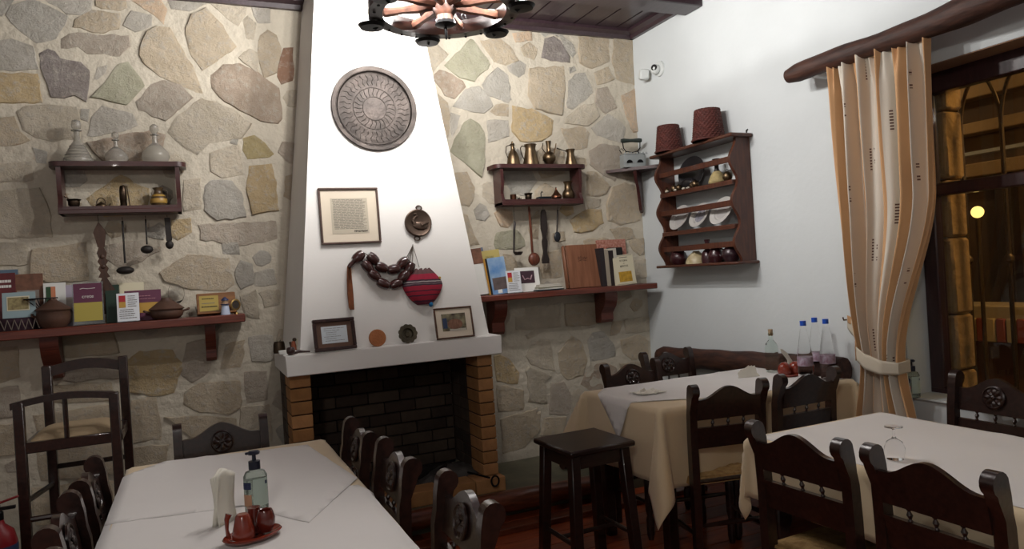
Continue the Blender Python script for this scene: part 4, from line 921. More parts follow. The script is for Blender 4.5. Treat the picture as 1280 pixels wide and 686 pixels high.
def bspoon(t, L_):
    MB().tube([(0, 0, 0), (0, 0, -L_+.03)], .0055, 8).build('handle', blackwood, t); MB().ball((0, -.008, -L_), (.026, .012, .036), 18).build('bowl', mat('black_enamel', '1c2026', .3), t); loopwire(t)
hang(697, 262, 696, 296, 'black_spoon', 'black spoon with oval bowl, rightmost hanging under the right wall shelf', 'spoon', bspoon)
# ---- jugs on right small shelf
def lath(name, label, cat, px, Y, z, w_, h_, pr, m_, seg=24):
    t = thing(name, label, cat, place(px[0], px[1], Y, z)); MB().lathe(pot(pr, w_, h_), seg).build('body', m_, t); return t
t = lath('copper_flagon', 'slim copper flagon with thin handle, leftmost on top of the right wall shelf', 'jug', (642, 205), -.09, ZT2, .092, .155, [(0, 0), (.98, 0), (1, .05), (.85, .35), (.62, .55), (.32, .68), (.28, .88), (.36, .92), (.3, .95), (0, .98)], brass)
MB().ball((0, 0, .153), (.008, .008, .012), 8).build('lid_knob', brass, t); MB().tube([(-.012, 0, .14), (-.045, 0, .13), (-.052, 0, .09), (-.036, 0, .04)], .0032, 6).build('handle', brassd, t)
t = lath('copper_jug', 'largest straight copper jug with thin side handle on the right wall shelf', 'jug', (664, 205), -.09, ZT2, .118, .145, [(0, 0), (.98, 0), (.96, .04), (.62, .72), (.6, .82), (.72, 1), (.66, 1), (.52, .8), (0, .7)], brass)
MB().tube([(-.036, 0, .128), (-.062, 0, .134), (-.074, 0, .12), (-.072, 0, .09), (-.046, 0, .03)], .0034, 6).build('handle', brassd, t); MB().box((.04, 0, .143), (.02, .012, .006), .002, (0, -.4, 0)).build('spout', brass, t)
t = lath('copper_ewer', 'slender copper ewer with round belly and spout on the right wall shelf', 'jug', (687, 205), -.09, ZT2, .092, .17, [(0, 0), (.55, 0), (.5, .05), (.95, .22), (1, .34), (.8, .48), (.36, .58), (.3, .75), (.42, .95), (.44, 1), (.36, .99), (0, .96)], brass)
MB().tube([(-.03, 0, .09), (-.05, 0, .12), (-.042, 0, .155)], .0035, 6).build('handle', brassd, t); MB().tube([(.036, 0, .08), (.052, 0, .12), (.06, 0, .155)], [.006, .0045, .0035], 8).build('spout', brass, t)
t = lath('coffee_pot', 'small copper coffee pot with long straight handle, rightmost on the right wall shelf', 'pot', (714, 205), -.09, ZT2, .088, .115, [(0, 0), (.98, 0), (1, .06), (.62, .62), (.58, .78), (.74, 1), (.68, 1), (.5, .78), (0, .7)], brass)
MB().tube([(-.028, 0, .1), (-.07, -.01, .108), (-.115, -.02, .118)], [.004, .0032, .005], 7).build('handle', brassd, t)
# inside right shelf
ZM2 = 1.8745
t = lath('copper_cup', 'small plain copper cup at the left inside the right wall shelf', 'cup', (642, 252), -.08, ZM2, .045, .055, [(0, 0), (.8, 0), (.8, .3), (1, .6), (.95, .95), (1, 1), (.85, 1), (.8, .6), (0, .3)], copper)
t = thing('iron_ornament', 'tiny dark spiky iron ornament inside the right wall shelf', 'ornament', place(650, 252, -.10, ZM2)); m = MB(); m.ball((0, 0, .014), (.014, .01, .012), 10)
for k in range(7): a = k*.9; m.tube([(0, 0, .014), (.026*math.cos(a), .008*math.sin(2*a), .018+.022*math.sin(a*.7))], [.005, .0015], 6)
m.build('ornament_body', iron, t)
t = lath('brass_goblet', 'small footed brass cup inside the right wall shelf', 'cup', (661, 252), -.09, ZM2, .06, .062, [(0, 0), (.5, 0), (.3, .12), (.55, .25), (.8, .45), (.72, .75), (1, .95), (.95, 1), (.6, .75), (0, .4)], brassd)
t = thing('charcoal_burner', 'small black metal box with a hooked handle inside the right wall shelf', 'burner', place(680, 252, -.09, ZM2)); MB().box((0, 0, .018), (.1, .06, .034), .006).build('box_body', mat('blue_black_iron', '1c2328', .45, .6), t); MB().tube([(-.02, 0, .034), (-.02, 0, .06), (-.012, 0, .072), (-.005, 0, .066)], .0035, 7).build('handle', iron, t)
t = lath('sugar_bowl', 'small copper bowl with a pointed lid inside the right wall shelf', 'bowl', (696, 252), -.09, ZM2, .078, .104, [(0, 0), (.5, 0), (.55, .05), (1, .28), (.95, .4), (.9, .42), (.6, .55), (.3, .72), (.12, .86), (.16, .92), (0, 1)], copper)
t = lath('brass_vase', 'round-bellied brass vase at the right inside the right wall shelf', 'vase', (711, 251), -.09, ZM2, .09, .14, [(0, 0), (.65, 0), (.6, .05), (.95, .22), (1, .36), (.85, .5), (.58, .62), (.55, .85), (.74, 1), (.68, 1), (.48, .84), (0, .7)], brass)
# ================================================================== LEFT LONG SHELF THINGS
def book(name, label, cat, px0, px1, ytop, ybot, Y, z, m_, th=.02, lean=0, side=0, spine=None, rotz=0, pages=True):
    """a standing flat thing facing the room: cover, page block, spine; pixel box gives width and height"""
    b_, w_, h_ = bx(px0, ytop, px1, ybot, Y); h_ = bw((px0+px1)/2, ytop, Y).z-z
    t = thing(name, label, cat, (b_.x, Y, z+.001), (R(-lean), R(side), R(rotz)))
    if th > .006 and pages:
        MB().box((0, 0, h_/2), (w_, .002, h_), .0).build('cover', m_, t); MB().box((0, th, h_/2), (w_, .002, h_)).build('cover', m_, t)
        MB().box((.001, th/2, h_/2), (w_-.006, th-.002, h_-.006)).build('page_block', cream, t); MB().box((-w_/2, th/2, h_/2), (.002, th+.002, h_)).build('spine', spine or m_, t)
    else: MB().box((0, th/2, h_/2), (w_, th, h_), .0006).build('sheet', m_, t)
    return t, w_, h_
YP = -.0015
darkred = mat('dark_red_cover', '5c2024', .6, n=.25, ns=18); brownc = mat('brown_photo_cover', '6e4a38', .6, n=.35, ns=25)
t, w_, h_ = book('book', 'tall dark red patterned book at the left end of the left shelf', 'book', -8, 22, 341, 412, -.06, ZL, darkred, .03, 5)
lines(t, -w_/2+.01, w_/2-.01, h_*.72, h_*.9, 2, YP, paper, .5, .2, seed=3)
book('book', 'blue-edged book behind the dark red one at the shelf\'s left end', 'book', -6, 26, 337, 412, -.035, ZL, mat('dusty_blue', '55687a', .7), .015, 3)
t, w_, h_ = book('book', 'brown picture book leaning behind the wire tree on the left shelf', 'book', 21, 57, 342, 412, -.045, ZL, brownc, .02, 4)
plate(-w_/2+.01, w_/2-.02, h_*.25, h_*.7, mat('pale_photo', '8f847c', .6, n=.3, ns=20), t, YP)
t, w_, h_ = book('book', 'white spiral bound booklet with green and orange strip beside the wire tree', 'booklet', 56, 84, 353, 408, -.075, ZL, paper, .008, 7, pages=False)
plate(-w_/2+.012, -w_/2+.034, .03, h_-.02, mat('dark_green_print', '2e4a30', .7), t, YP); plate(-w_/2+.034, -w_/2+.055, .03, h_-.02, mat('orange_print', 'c07a58', .7), t, YP)
m = MB()
for k in range(9): m.tube([(w_/2-.006+.007*math.cos(a*PI/5), .004, .03+k*(h_-.05)/9+.007*math.sin(a*PI/5)) for a in range(10)], .0016, 5, closed=True)
m.build('spiral_binding', iron, t)
t, w_, h_ = book('leaflet', 'pale lavender leaflet standing behind the clay pot on the left shelf', 'leaflet', 77, 96, 356, 406, -.07, ZL, mat('lavender_paper', 'a79fae', .8), .003, 6); plate(-w_/2+.01, w_/2-.003, .02, h_*.7, mat('pale_photo', '8f847c', .6, n=.3, ns=20), t, YP)
# textile covered basket with card
p = place(22, 413, -.12, ZL); t = thing('woven_basket', 'low dark woven basket under the pale blue picture card at the shelf\'s left end', 'basket', p)
bk = mat('dark_weave', '3a2630', .9, n=.3, ns=60); m = MB()
def wv_(u, v): a = 2*PI*u; r1 = 1+.02*math.sin(u*120)*(1 if int(v*6) % 2 else -1); return (.088*math.cos(a)*r1*(.86+.14*v), .055*math.sin(a)*r1*(.86+.14*v), .062*v)
MB().grid(wv_, 72, 8).build('basket_wall', bk, t); MB().lathe([(0, 0), (.078, 0)], 24, sx=1, sy=.62).lathe([(.0, .055), (.08, .055)], 24, sy=.6).build('basket_base', bk, t)
m = MB()
for k in range(6): x = -.075+.03*k; m.tube([(x, -.056, .004), (x+.015, -.0585, .055)], .0022, 5); m.tube([(x+.03, -.056, .004), (x+.015, -.0585, .055)], .0022, 5)
m.build('lacing', mat('grey_cord', '6a6058', .9), t)['kind'] = 'stuff'
t, w_, h_ = book('picture_card', 'pale blue card mount with a small sepia landscape picture on the dark basket', 'picture', 3, 45, 365, 393, -.14, ZL+.062, mat('pale_blue_card', '8fa3a8', .8), .003, 8)
plate(-w_*.36, w_*.32, h_*.28, h_*.84, cream, t, YP, 'picture_border'); plate(-w_*.33, w_*.29, h_*.32, h_*.8, mat('sepia_print', '6a5c40', .7, col2='a09468', ns=45), t, YP-.0008, 'picture')
p = place(55, 404, -.13, ZL); t = thing('wire_tree', 'black wire tree ornament with a flat crown behind the clay pot', 'ornament', p)
MB().lathe([(0, 0), (.03, 0), (.03, .005), (0, .008)], 16).tube([(0, 0, .006), (-.004, 0, .05), (.0, 0, .09)], [.006, .004, .004], 7).build('trunk', iron, t)
for k, (x, y_) in enumerate([(-.07, 0), (-.045, .02), (-.02, -.015), (.01, .02), (.035, -.01), (.05, .01)]): MB().tube([(0, 0, .07), (x*.4, y_*.5, .11), (x, y_, .15)], [.004, .003, .002], 6).build('branch', iron, t)
MB().lathe([(0, 0), (.075, 0), (.078, .003), (.075, .007), (0, .007)], 24, (-.008, 0, .15), sy=.4).build('crown', iron, t)
def claypot(label, px, Y, w_, hb, lid, cat='pot'):
    t = thing('clay_pot', label, cat, place(px[0], px[1], Y, ZL)); MB().lathe(pot([(0, 0), (.7, 0), (.92, .25), (1, .6), (.96, .95), (1.0, 1), (.9, 1), (.85, .7), (0, .3)], w_, hb), 28).build('pot_body', clay, t)
    l_ = MB().lathe(lid, 28, (0, 0, hb)).build('lid', clay, t); return t
t = claypot('round brown clay pot with domed lid at the left part of the left shelf', (68, 409), -.13, .155, .09, [(.0, .0), (.082, 0), (.083, .006), (.06, .022), (.036, .04), (.022, .048), (.018, .056), (0, .058)])
MB().tube([(-.075, -.02, .06), (-.09, -.03, .065), (-.09, -.02, .075)], .007, 6).build('handle', clay, t)
t = claypot('low clay casserole with pointed lid and two ear handles on the left shelf', (209, 397), -.115, .168, .052, [(.0, .0), (.088, 0), (.09, .005), (.07, .02), (.045, .04), (.026, .055), (.024, .064), (0, .066)])
for s_ in (-1, 1): MB().tube([(s_*.08, -.01, .038), (s_*.106, -.014, .046), (s_*.112, .0, .05), (s_*.1, .012, .044), (s_*.08, .01, .038)], .006, 7).build('handle', clay, t)
# acrylic stand with leaflet
t, w_, h_ = book('leaflet_holder', 'clear holder with a purple and yellow leaflet reading crete on the left shelf', 'leaflet', 92, 131, 352, 405, -.15, ZL, mat('acrylic', 'dfe4e4', .05, trans=.9, ior=1.3), .004, 6)
plate(-w_/2+.006, w_/2-.006, h_*.52, h_-.008, mat('purple_print', '5c2c44', .6), t, YP, 'purple_panel'); plate(-w_/2+.006, w_/2-.006, .02, h_*.52, mat('yellow_print', 'a89a48', .6), t, YP, 'yellow_panel')
text('crete', .026, paper, t, (0, YP-.001, h_*.66)); MB().tube([(-.035, YP-.001, h_*.84), (-.02, YP-.001, h_*.855), (.0, YP-.001, h_*.84), (.02, YP-.001, h_*.845), (.035, YP-.001, h_*.85)], .0016, 5).build('island_outline', paper, t)
MB().box((0, .014, .003), (w_, .05, .004)).build('stand_foot', mat('acrylic', 'dfe4e4', .05), t)
book('book', 'dark green book standing at the middle of the left shelf', 'book', 134, 151, 356, 402, -.09, ZL, mat('dark_green_cover', '1c3428', .6), .03, 3)
book('book', 'cream board book behind the small info card on the left shelf', 'book', 149, 182, 353, 400, -.05, ZL, cream, .02, 5, spine=blackp)
t, w_, h_ = book('leaflet', 'wide purple and yellow leaflet leaning behind the casserole', 'leaflet', 157, 203, 362, 398, -.08, ZL, mat('purple_print', '5c2c44', .6), .003, 10, pages=False); plate(-w_/2+.002, w_/2-.002, h_*.25, h_*.58, mat('gold_print', 'b08a3c', .6), t, YP); lines(t, -w_*.3, w_*.35, h_*.66, h_*.85, 2, YP-.0006, mat('pink_ink', 'a0707a', .7), .25)
def infocard(label, px0, px1, yt_, yb_, Y, z):
    t, w_, h_ = book('info_card', label, 'card', px0, px1, yt_, yb_, Y, z, mat('white_card_gloss', 'cfd3d8', .4), .003, 8, pages=False)
    plate(-w_*.4, -w_*.1, h_*.7, h_*.92, mat('red_print', 'a0222c', .6), t, YP, 'red_square'); plate(-w_*.4, -w_*.1, h_*.5, h_*.7, mat('gold_print', 'b08a3c', .6), t, YP, 'gold_square')
    lines(t, -w_*.02, w_*.42, h_*.5, h_*.93, 6, YP, greyp, .3, seed=5); lines(t, -w_*.42, w_*.42, h_*.1, h_*.46, 5, YP, greyp, .3, seed=6)
    MB().box((0, .015, .002), (w_, .06, .003)).build('stand_foot', mat('acrylic', 'dfe4e4', .05), t)
infocard('small white info card with a red square on the left shelf', 147, 175, 366, 401, -.16, ZL)
t = thing('wine_glass', 'clear stemmed round glass standing behind the casserole on the left shelf', 'glass', place(222, 392, -.06, ZL))
MB().lathe([(0, 0), (.03, .001), (.03, .003), (.005, .008), (.0035, .06), (.01, .075), (.034, .098), (.044, .13), (.04, .165), (.03, .185), (.0285, .185), (.0385, .165), (.0425, .13), (.032, .1), (0, .078)], 24).build('glass_body', glass, t)
t = thing('wooden_plaque', 'wooden plaque with an engraved yellow plate at the right end of the left shelf', 'plaque', (bw(271, 390, -.09).x, -.10, ZL), (R(-12), 0, 0))
gw = wood('golden_wood', '6a4526', '85592f', .35, (3, 20, 20)); MB().box((0, 0, .068), (.205, .015, .12), .004).build('board', gw, t); MB().box((0, -.025, .006), (.205, .05, .01), .003).build('ledge', gw, t)
yp_ = mat('yellow_plate', 'a08c48', .4, .3); MB().box((-.038, -.009, .068), (.10, .003, .088)).build('engraved_plate', yp_, t)
o = lines(t, -.075, -.005, .088, .102, 1, -.0112, blackp, .35, .1); lines(t, -.078, .0, .062, .076, 1, -.0112, greyp, .3, .1, seed=2); lines(t, -.08, .005, .042, .056, 1, -.0112, blackp, .4, .05, seed=7)
t = thing('toy_windmill', 'tiny windmill figurine with white body and blue cap in front of the wooden plaque', 'figurine', place(282, 392, -.16, ZL))
MB().lathe([(0, 0), (.026, 0), (.018, .055), (.016, .058), (0, .058)], 18).build('tower', mat('pale_blue_plastic', 'aab4c8', .5), t); MB().lathe([(.020, .058), (.021, .062), (.018, .064), (.018, .078), (.013, .08)], 18).build('balcony', mat('toy_tan', '9a7f66', .6), t); MB().lathe([(.021, .08), (.02, .084), (.006, .098), (0, .101)], 18).build('cap', mat('toy_blue', '2c3050', .5), t); MB().lathe([(.0245, .056), (.0245, .06), (.018, .062)], 18).build('blue_ring', mat('toy_blue', '2c3050', .5), t)
t = thing('oval_medal', 'small gold oval medal on a foot at the right end of the left shelf', 'ornament', place(295, 389, -.13, ZL)); gold = mat('gold_metal', '9a8050', .3, .9)
MB().lathe([(0, 0), (.014, 0), (.012, .006), (.004, .012), (.004, .02), (0, .02)], 14).build('foot', gold, t)
MB().lathe([(0, .006), (.019, .006), (.02, .009), (.026, .008), (.027, 0), (0, 0)], 28, (0, 0, .052), sx=1, sy=1.25, rot=(R(90), 0, 0)).build('oval_frame', gold, t); MB().lathe([(0, .0075), (.0185, .0075), (.0185, .005), (0, .005)], 24, (0, 0, .052), sy=1.25, rot=(R(90), 0, 0)).build('dark_portrait', mat('dark_cameo', '2e2620', .5, n=.5, ns=60), t)
# ================================================================== RIGHT LONG SHELF THINGS
ZR = 1.266
t, w_, h_ = book('leaflet', 'tall white leaflet with a brown photo on top, beside the chimney on the right shelf', 'leaflet', 580, 612, 310, 370, -.14, ZR, paper, .003, 7, side=-5, pages=False); plate(-w_/2+.001, w_/2-.001, h_*.66, h_-.002, brownc, t, YP, 'photo'); lines(t, -.02, .02, h_*.3, h_*.5, 3, YP, greyp, .1, .7)
t, w_, h_ = book('leaflet', 'blue topped booklet between the white leaflet and yellow guidebook', 'booklet', 598, 614, 309, 368, -.10, ZR, mat('dusty_blue2', '4a5f8a', .6, col2='6a6a58', ns=6), .008, 6, side=-5)
t, w_, h_ = book('book', 'pale yellow guidebook behind the blue book on the right shelf', 'book', 607, 633, 312, 368, -.11, ZR, mat('yellow_cover', 'b0a060', .6), .018, 5, side=-5, spine=mat('yellow_spine', 'a08a3c', .6)); text('ΤΑΞΙΔΙ', .018, mat('olive_ink', '5a5a34', .7), t, (0, YP-.001, h_*.84)); plate(-w_*.42, w_*.42, .02, h_*.7, mat('green_photo', '6a6a40', .6, n=.3, ns=20), t, YP)
t, w_, h_ = book('book', 'blue sky covered guidebook with black spine on the right shelf', 'book', 614, 638, 321, 367, -.16, ZR, mat('sky_photo', '4a7ab0', .5, col2='9ab0c4', ns=9), .016, 6, side=-5, spine=blackp); plate(-w_*.3, w_*.48, .03, h_*.45, mat('rock_photo', '5a4e4c', .6, n=.3, ns=20), t, YP, 'photo'); plate(-w_/2, -w_/2+.014, 0, h_, blackp, t, YP-.0004, 'dark_edge'); plate(-w_/2-.012, -w_/2, 0, h_, mat('orange_edge', 'b08030', .6), t, YP, 'orange_edge'); plate(-.015, .015, .006, .03, paper, t, YP-.0006, 'white_label')
infocard('small white info card with a red square on the right shelf', 635, 653, 338, 364, -.19, ZR)
t, w_, h_ = book('card', 'white card with a dark purple winged picture behind the info card', 'card', 646, 676, 334, 360, -.12, ZR, paper, .003, 8, pages=False); plate(-w_*.28, w_*.3, h_*.35, h_*.86, mat('dark_plum_print', '3c2630', .6), t, YP, 'picture')
MB().tube([(-.035, YP-.001, h_*.68), (-.022, YP-.001, h_*.5), (0, YP-.001, h_*.55), (.022, YP-.001, h_*.5), (.035, YP-.001, h_*.68)], .004, 5).build('wings', mat('pink_print', 'a88a90', .7), t)
r_ = random.Random(4)
for k, (c_, lab) in enumerate([('1c2c34', 'dark teal leaflet at the bottom of the flat stack on the right shelf'), ('c8c8c0', 'white leaflet lying second from the bottom of the flat stack'), ('8a8a78', 'greyish leaflet in the middle of the flat stack'), ('d0ccc0', 'cream leaflet near the top of the flat stack'), ('c0bcb0', 'folded pale leaflet on top of the flat stack')]):
    p = place(684, 362, -.13, ZR+.0005+.0085*k); t = MB().box((0, 0, .004), (.20-.012*k, .12, .0075), .001, (0, 0, r_.uniform(-.12, .12))).build('leaflet', mat('leaflet_'+str(k), c_, .6), None, p); tag(t, lab, 'leaflet', 'flat stack of leaflets')
t = thing('wooden_album', 'large brown wood-covered album with carved signature on the right shelf', 'album', (bw(731, 356, -.13).x, -.13, ZR), (R(-8), 0, R(-3))); w_, h_ = .262, .305
MB().box((.008, 0, h_/2), (w_-.016, .012, h_), .003).build('front_board', albumwood, t); MB().box((-w_/2+.004, .012, h_/2), (.02, .036, h_), .008).build('spine', albumwood, t); MB().box((.008, .034, h_/2), (w_-.016, .010, h_), .003).build('back_board', albumwood, t); MB().box((.006, .02, h_/2), (w_-.026, .02, h_-.01)).build('page_block', cream, t)
m = MB(); sgn = [(-.035, 0), (-.02, .014), (-.026, -.01), (-.006, .016), (-.012, -.014), (.006, .008), (.012, -.006), (.02, .01), (.028, -.004), (.042, .006)]
m.tube([(x, -.0065, h_*.68+z) for x, z in sgn], .0018, 5).tube([(-.03, -.0065, h_*.68-.02), (.0, -.0065, h_*.68-.012), (.035, -.0065, h_*.68-.018)], .0014, 5).build('carved_signature', mat('burnt_wood', '3c2418', .7), t)
t, w_, h_ = book('book', 'tall book with mottled orange cover behind the cream history book', 'book', 752, 787, 299, 355, -.05, ZR, mat('orange_mottled', '8a5040', .7, col2='b8887a', ns=60), .02, 4)
for k, (x0_, x1_, yt_, c_, lab) in enumerate([(751, 757, 310, '2a2426', 'slim black book just right of the wooden album'), (757, 762, 312, '9a9080', 'slim grey book right of the black one beside the album'), (762, 768, 313, '241c1e', 'slim dark book left of the white ones on the right shelf'), (768, 772, 310, 'b8b4a8', 'slim whitish book between the dark book and the cream one')]):
    b_, w__, h__ = bx(x0_, yt_, x1_, 356, -.14); hh = bw(x0_, yt_, -.14).z-ZR; t = thing('book', lab, 'book', (b_.x, -.10, ZR), (0, R(-2.5), R(0)), 'upright books at the right end of the shelf')
    cm_ = mat('book_cover_'+c_, c_, .6); MB().box((-w__/2+.0015, 0, hh/2), (.002, .13, hh)).build('cover', cm_, t); MB().box((w__/2-.0015, 0, hh/2), (.002, .13, hh)).build('cover', cm_, t); MB().box((0, -.064, hh/2), (w__-.002, .003, hh)).build('spine', cm_, t); MB().box((0, .002, hh/2), (w__-.006, .122, hh-.006)).build('page_block', cream, t)
t, w_, h_ = book('book', 'black book showing above the cream history book', 'book', 765, 782, 309, 355, -.085, ZR, blackp, .02, 4)
t, w_, h_ = book('book', 'cream history book with a yellow picture and Greek title at the shelf\'s right end', 'book', 771, 796, 318, 354, -.185, ZR, cream, .018, 6, side=-2.5)
text('ΙΣΤΟΡΙΑ', .0165, blackp, t, (0, YP-.001, h_*.80)); text('της', .008, blackp, t, (0, YP-.001, h_*.71)); text('ΚΡΗΤΗΣ', .0165, blackp, t, (0, YP-.001, h_*.62)); plate(-w_*.32, w_*.32, h_*.1, h_*.44, mat('gold_picture', 'b08a30', .6, n=.3, ns=40), t, YP, 'picture')
lines(t, -w_*.2, w_*.25, h_*.88, h_*.95, 1, YP, greyp, .3, .1)
for q, (a_, b_) in enumerate([((-.46, .46), (.965, .975)), ((-.46, .46), (.02, .03))]): plate(w_*a_[0], w_*a_[1], h_*b_[0], h_*b_[1], greyp, t, YP, 'border_line')
# ================================================================== CORNER SHELF + IRON
t = thing('corner_shelf', 'small dark triangular corner shelf on one curved bracket carrying the old iron', 'shelf', (-.0, -.0, 0)); p1 = bw(762, 214, -.02); zc_ = 2.082
MB().prism([(-.31, -.024), (-.29, -.05), (-.06, -.30), (-.012, -.33), (-.008, -.024)], zc_, zc_+.022, 'xy').build('top_board', shelfwood, t)
pl_ = [(0, zc_), (.20, zc_), (.18, zc_-.06), (.12, zc_-.12), (.09, zc_-.20), (.06, zc_-.28), (.02, zc_-.30), (0, zc_-.28)]
MB().prism(pl_, -.011, .011, 'xz').build('bracket', shelfwood, t, (-.02, -.03, 0), (0, 0, R(180+45)))
ip = bw(789, 207, -.15); t = thing('charcoal_iron', 'old grey charcoal flat iron with black handle on the corner shelf', 'iron', (-.15, -.135, zc_+.0225), (0, 0, R(-12))); t.scale = (1.15, 1.15, 1.2)
galv = mat('galvanised_grey', 'a4aaaa', .5, .25, n=.12, ns=14); OUT = [(-.075, -.035), (.055, -.04), (.085, -.02), (.095, 0), (.085, .02), (.055, .04), (-.075, .035)]
MB().prism([(x*.95, y_*.95) for x, y_ in OUT], .001, .078, 'xy').build('body', galv, t)
teeth = []; 
m = MB()
for k in range(8): x = -.07+.02*k; m.prism([(x, .078), (x+.018, .078), (x+.009, .090)], -.04, -.036, 'xz').prism([(x, .078), (x+.018, .078), (x+.009, .090)], .034, .038, 'xz')
tag(m.build('crenellated_rim', galv, t), None, None, kind='stuff')
m = MB()
for x in (-.035, .035): m.prism([(x-.02, .026)]+[(x-.02*math.cos(a*PI/8), .026+.018*math.sin(a*PI/8)) for a in range(1, 8)]+[(x+.02, .026)], -.0415, -.039, 'xz')
tag(m.build('vent_hole', iron, t), None, None, kind='stuff')
MB().prism([(x*.9, y_*.9) for x, y_ in OUT], .079, .082, 'xy').build('lid', iron, t)
MB().tube([(-.05, 0, .082), (-.04, 0, .10), (-.055, 0, .12), (-.058, 0, .158)], .0035, 6).tube([(.05, 0, .082), (.04, 0, .10), (.055, 0, .12), (.058, 0, .158)], .0035, 6).tube([(-.04, 0, .1), (0, 0, .093), (.04, 0, .1)], .003, 6).build('handle_bracket', iron, t)
MB().lathe([(.011, -.068), (.014, -.05), (.0105, -.01), (.0105, .01), (.014, .05), (.011, .068)], 12, (0, 0, .165), rot=(0, PI/2, 0)).build('handle', mat('dark_green_handle', '2c3430', .35), t)
MB().tube([(-.075, -.02, .085), (-.09, -.02, .105), (-.075, -.02, .115), (-.062, -.02, .1)], .0025, 6).build('latch', iron, t)
# ================================================================== PLATE RACK ON THE WHITE WALL
YA, YB, RX = -.395, -1.165, -.155
t = thing('plate_rack', 'dark brown wall rack with wavy sides, rails and shelves of plates on the white wall', 'rack', (0, (YA+YB)/2, 1.385)); cyk = (YA+YB)/2; HB = 2.125-1.385
def wav(z):  # front edge x as a function of height 0..HB
    u = z/HB; return RX+.022+.027*math.cos(u*2*PI*3.0+.2)
for yv in (YA-.012, YB+.012):
    pl_ = [(-.002, .0)]+[(wav(z), z) for z in [HB*k/36 for k in range(37)]]+[(-.002, HB)]
    MB().prism(pl_, yv-cyk-.011, yv-cyk+.011, 'xz').build('side_panel', rackwood, t)
MB().box((-.085, 0, HB+.011), (.168, YA-YB+.06, .022), .006).build('top_board', rackwood, t)
MB().box((-.085, 0, -.008), (.168, YA-YB+.05, .018), .005).build('bottom_board', rackwood, t)
shz = [.0, 1.603-1.385, 1.868-1.385]
for z in shz[1:]: MB().box((-.07, 0, z), (.13, YA-YB-.046, .018), .003).build('shelf_board', rackwood, t); MB().box((-.128, 0, z-.012), (.012, YA-YB-.046, .014)).build('shelf_lip', rackwood, t)
for z in (1.492-1.385, 1.738-1.385, 2.0-1.385): MB().box((-.13, 0, z), (.012, YA-YB-.046, .036), .003).build('rail', rackwood, t)
for yv in (YA-.09, YB+.02): MB().tube([(-.004, yv-cyk, HB+.022), (-.004, yv-cyk, HB+.045), (-.004, yv-cyk-.012, HB+.05)], .004, 6).build('hanger', iron, t)
RZ = [1.3855, 1.6125, 1.8775]
wick = mat('red_brown_wicker', '4e241e', .7, n=.25, ns=40)
def wicker(yv, label, w_, h_):
    t = thing('wicker_basket', label, 'basket', (-.108, yv, 1.385+HB+.0225)); nn = 22
    def f(u, v):
        a = 2*PI*u; r1 = (w_/2*(1-.22*v))*(1+.03*math.sin(u*nn*PI*2)*(1 if int(v*14) % 2 else -1)+.02*math.sin(v*14*PI*2)); return (r1*math.cos(a), r1*math.sin(a), h_*v)
    MB().grid(f, 110, 42).build('basket_wall', wick, t)
    MB().tube([(w_/2*1.03*math.cos(a*PI/18), w_/2*1.03*math.sin(a*PI/18), .006) for a in range(36)], .006, 7, closed=True).build('rim', wick, t)
    MB().lathe([(0, h_+.003), (w_/2*.7, h_+.002), (w_/2*.78, h_-.006)], 30).build('base', wick, t)
wicker(-.52, 'smaller upturned red-brown wicker basket on the left of the plate rack top', .185, .18)
wicker(-.925, 'larger upturned red-brown wicker basket on the right of the plate rack top', .20, .195)
# upper shelf
t = thing('black_bowl', 'large black oval bowl standing tilted at the back of the rack\'s upper shelf', 'bowl', (-.055, -.70, RZ[2]), (0, R(0), 0)); t.scale = (1, 1.35, 1.12)
bm2 = mat('black_bowl', '18161a', .4, coat=.2); MB().lathe([(0, .0), (.05, .0), (.088, .02), (.095, .028), (.09, .03), (.05, .008), (0, .006)], 32, (0, 0, .092), sx=1, sy=1.05, rot=(0, R(-80), 0)).build('bowl_body', bm2, t)
MB().ball((-.02, .03, .035), (.03, .055, .034), 14).build('foot', bm2, t)
for k, (yv, xx, r1, c_) in enumerate([(-.47, -.11, .017, 'metal'), (-.535, -.10, .024, 'm'), (-.56, -.075, .02, 'm'), (-.60, -.11, .022, 'm'), (-.73, -.10, .021, 'm'), (-.77, -.11, .024, 'm'), (-1.065, -.10, .03, 'm')]):
    lab = ['tiny brass bell at the far left of the rack\'s upper shelf', 'dark brass bell, second from the left on the rack\'s upper shelf', 'brass bell behind the second one on the upper shelf', 'shiny brass bell in front of the black bowl', 'small brass bell right of the black bowl\'s middle', 'brighter brass bell at the right edge of the black bowl', 'biggest brass bell at the right end of the upper shelf'][k]
    t = thing('brass_bell', lab, 'bell', (xx, yv, RZ[2]), group='bells on the plate rack'); MB().lathe([(0, .004), (r1*.6, 0), (r1*.95, r1*.5), (r1, r1), (r1*.8, r1*1.6), (r1*.3, r1*1.95), (0, r1*2)], 16).build('bell_body', brass, t); MB().tube([(0, r1*.3*math.cos(a*PI/4), r1*2.1+r1*.3*math.sin(a*PI/4)) for a in range(8)], .0018, 5, closed=True).build('ring', brassd, t)
for k, yv in enumerate([-.5, -.58, -.655, -.69]):
    t = thing('small_shell', ['pale shell at the left of the rack\'s upper shelf', 'pale shell before the brass bells on the upper shelf', 'pale shell before the black bowl on the upper shelf', 'rightmost pale shell before the black bowl'][k], 'shell', (-.135+.01*k-.0, yv, RZ[2]), group='pale shells on the plate rack'); MB().ball((0, 0, .008), (.012, .016, .008), 12).build('shell_body', mat('pale_shell', 'b8b0a0', .5), t)
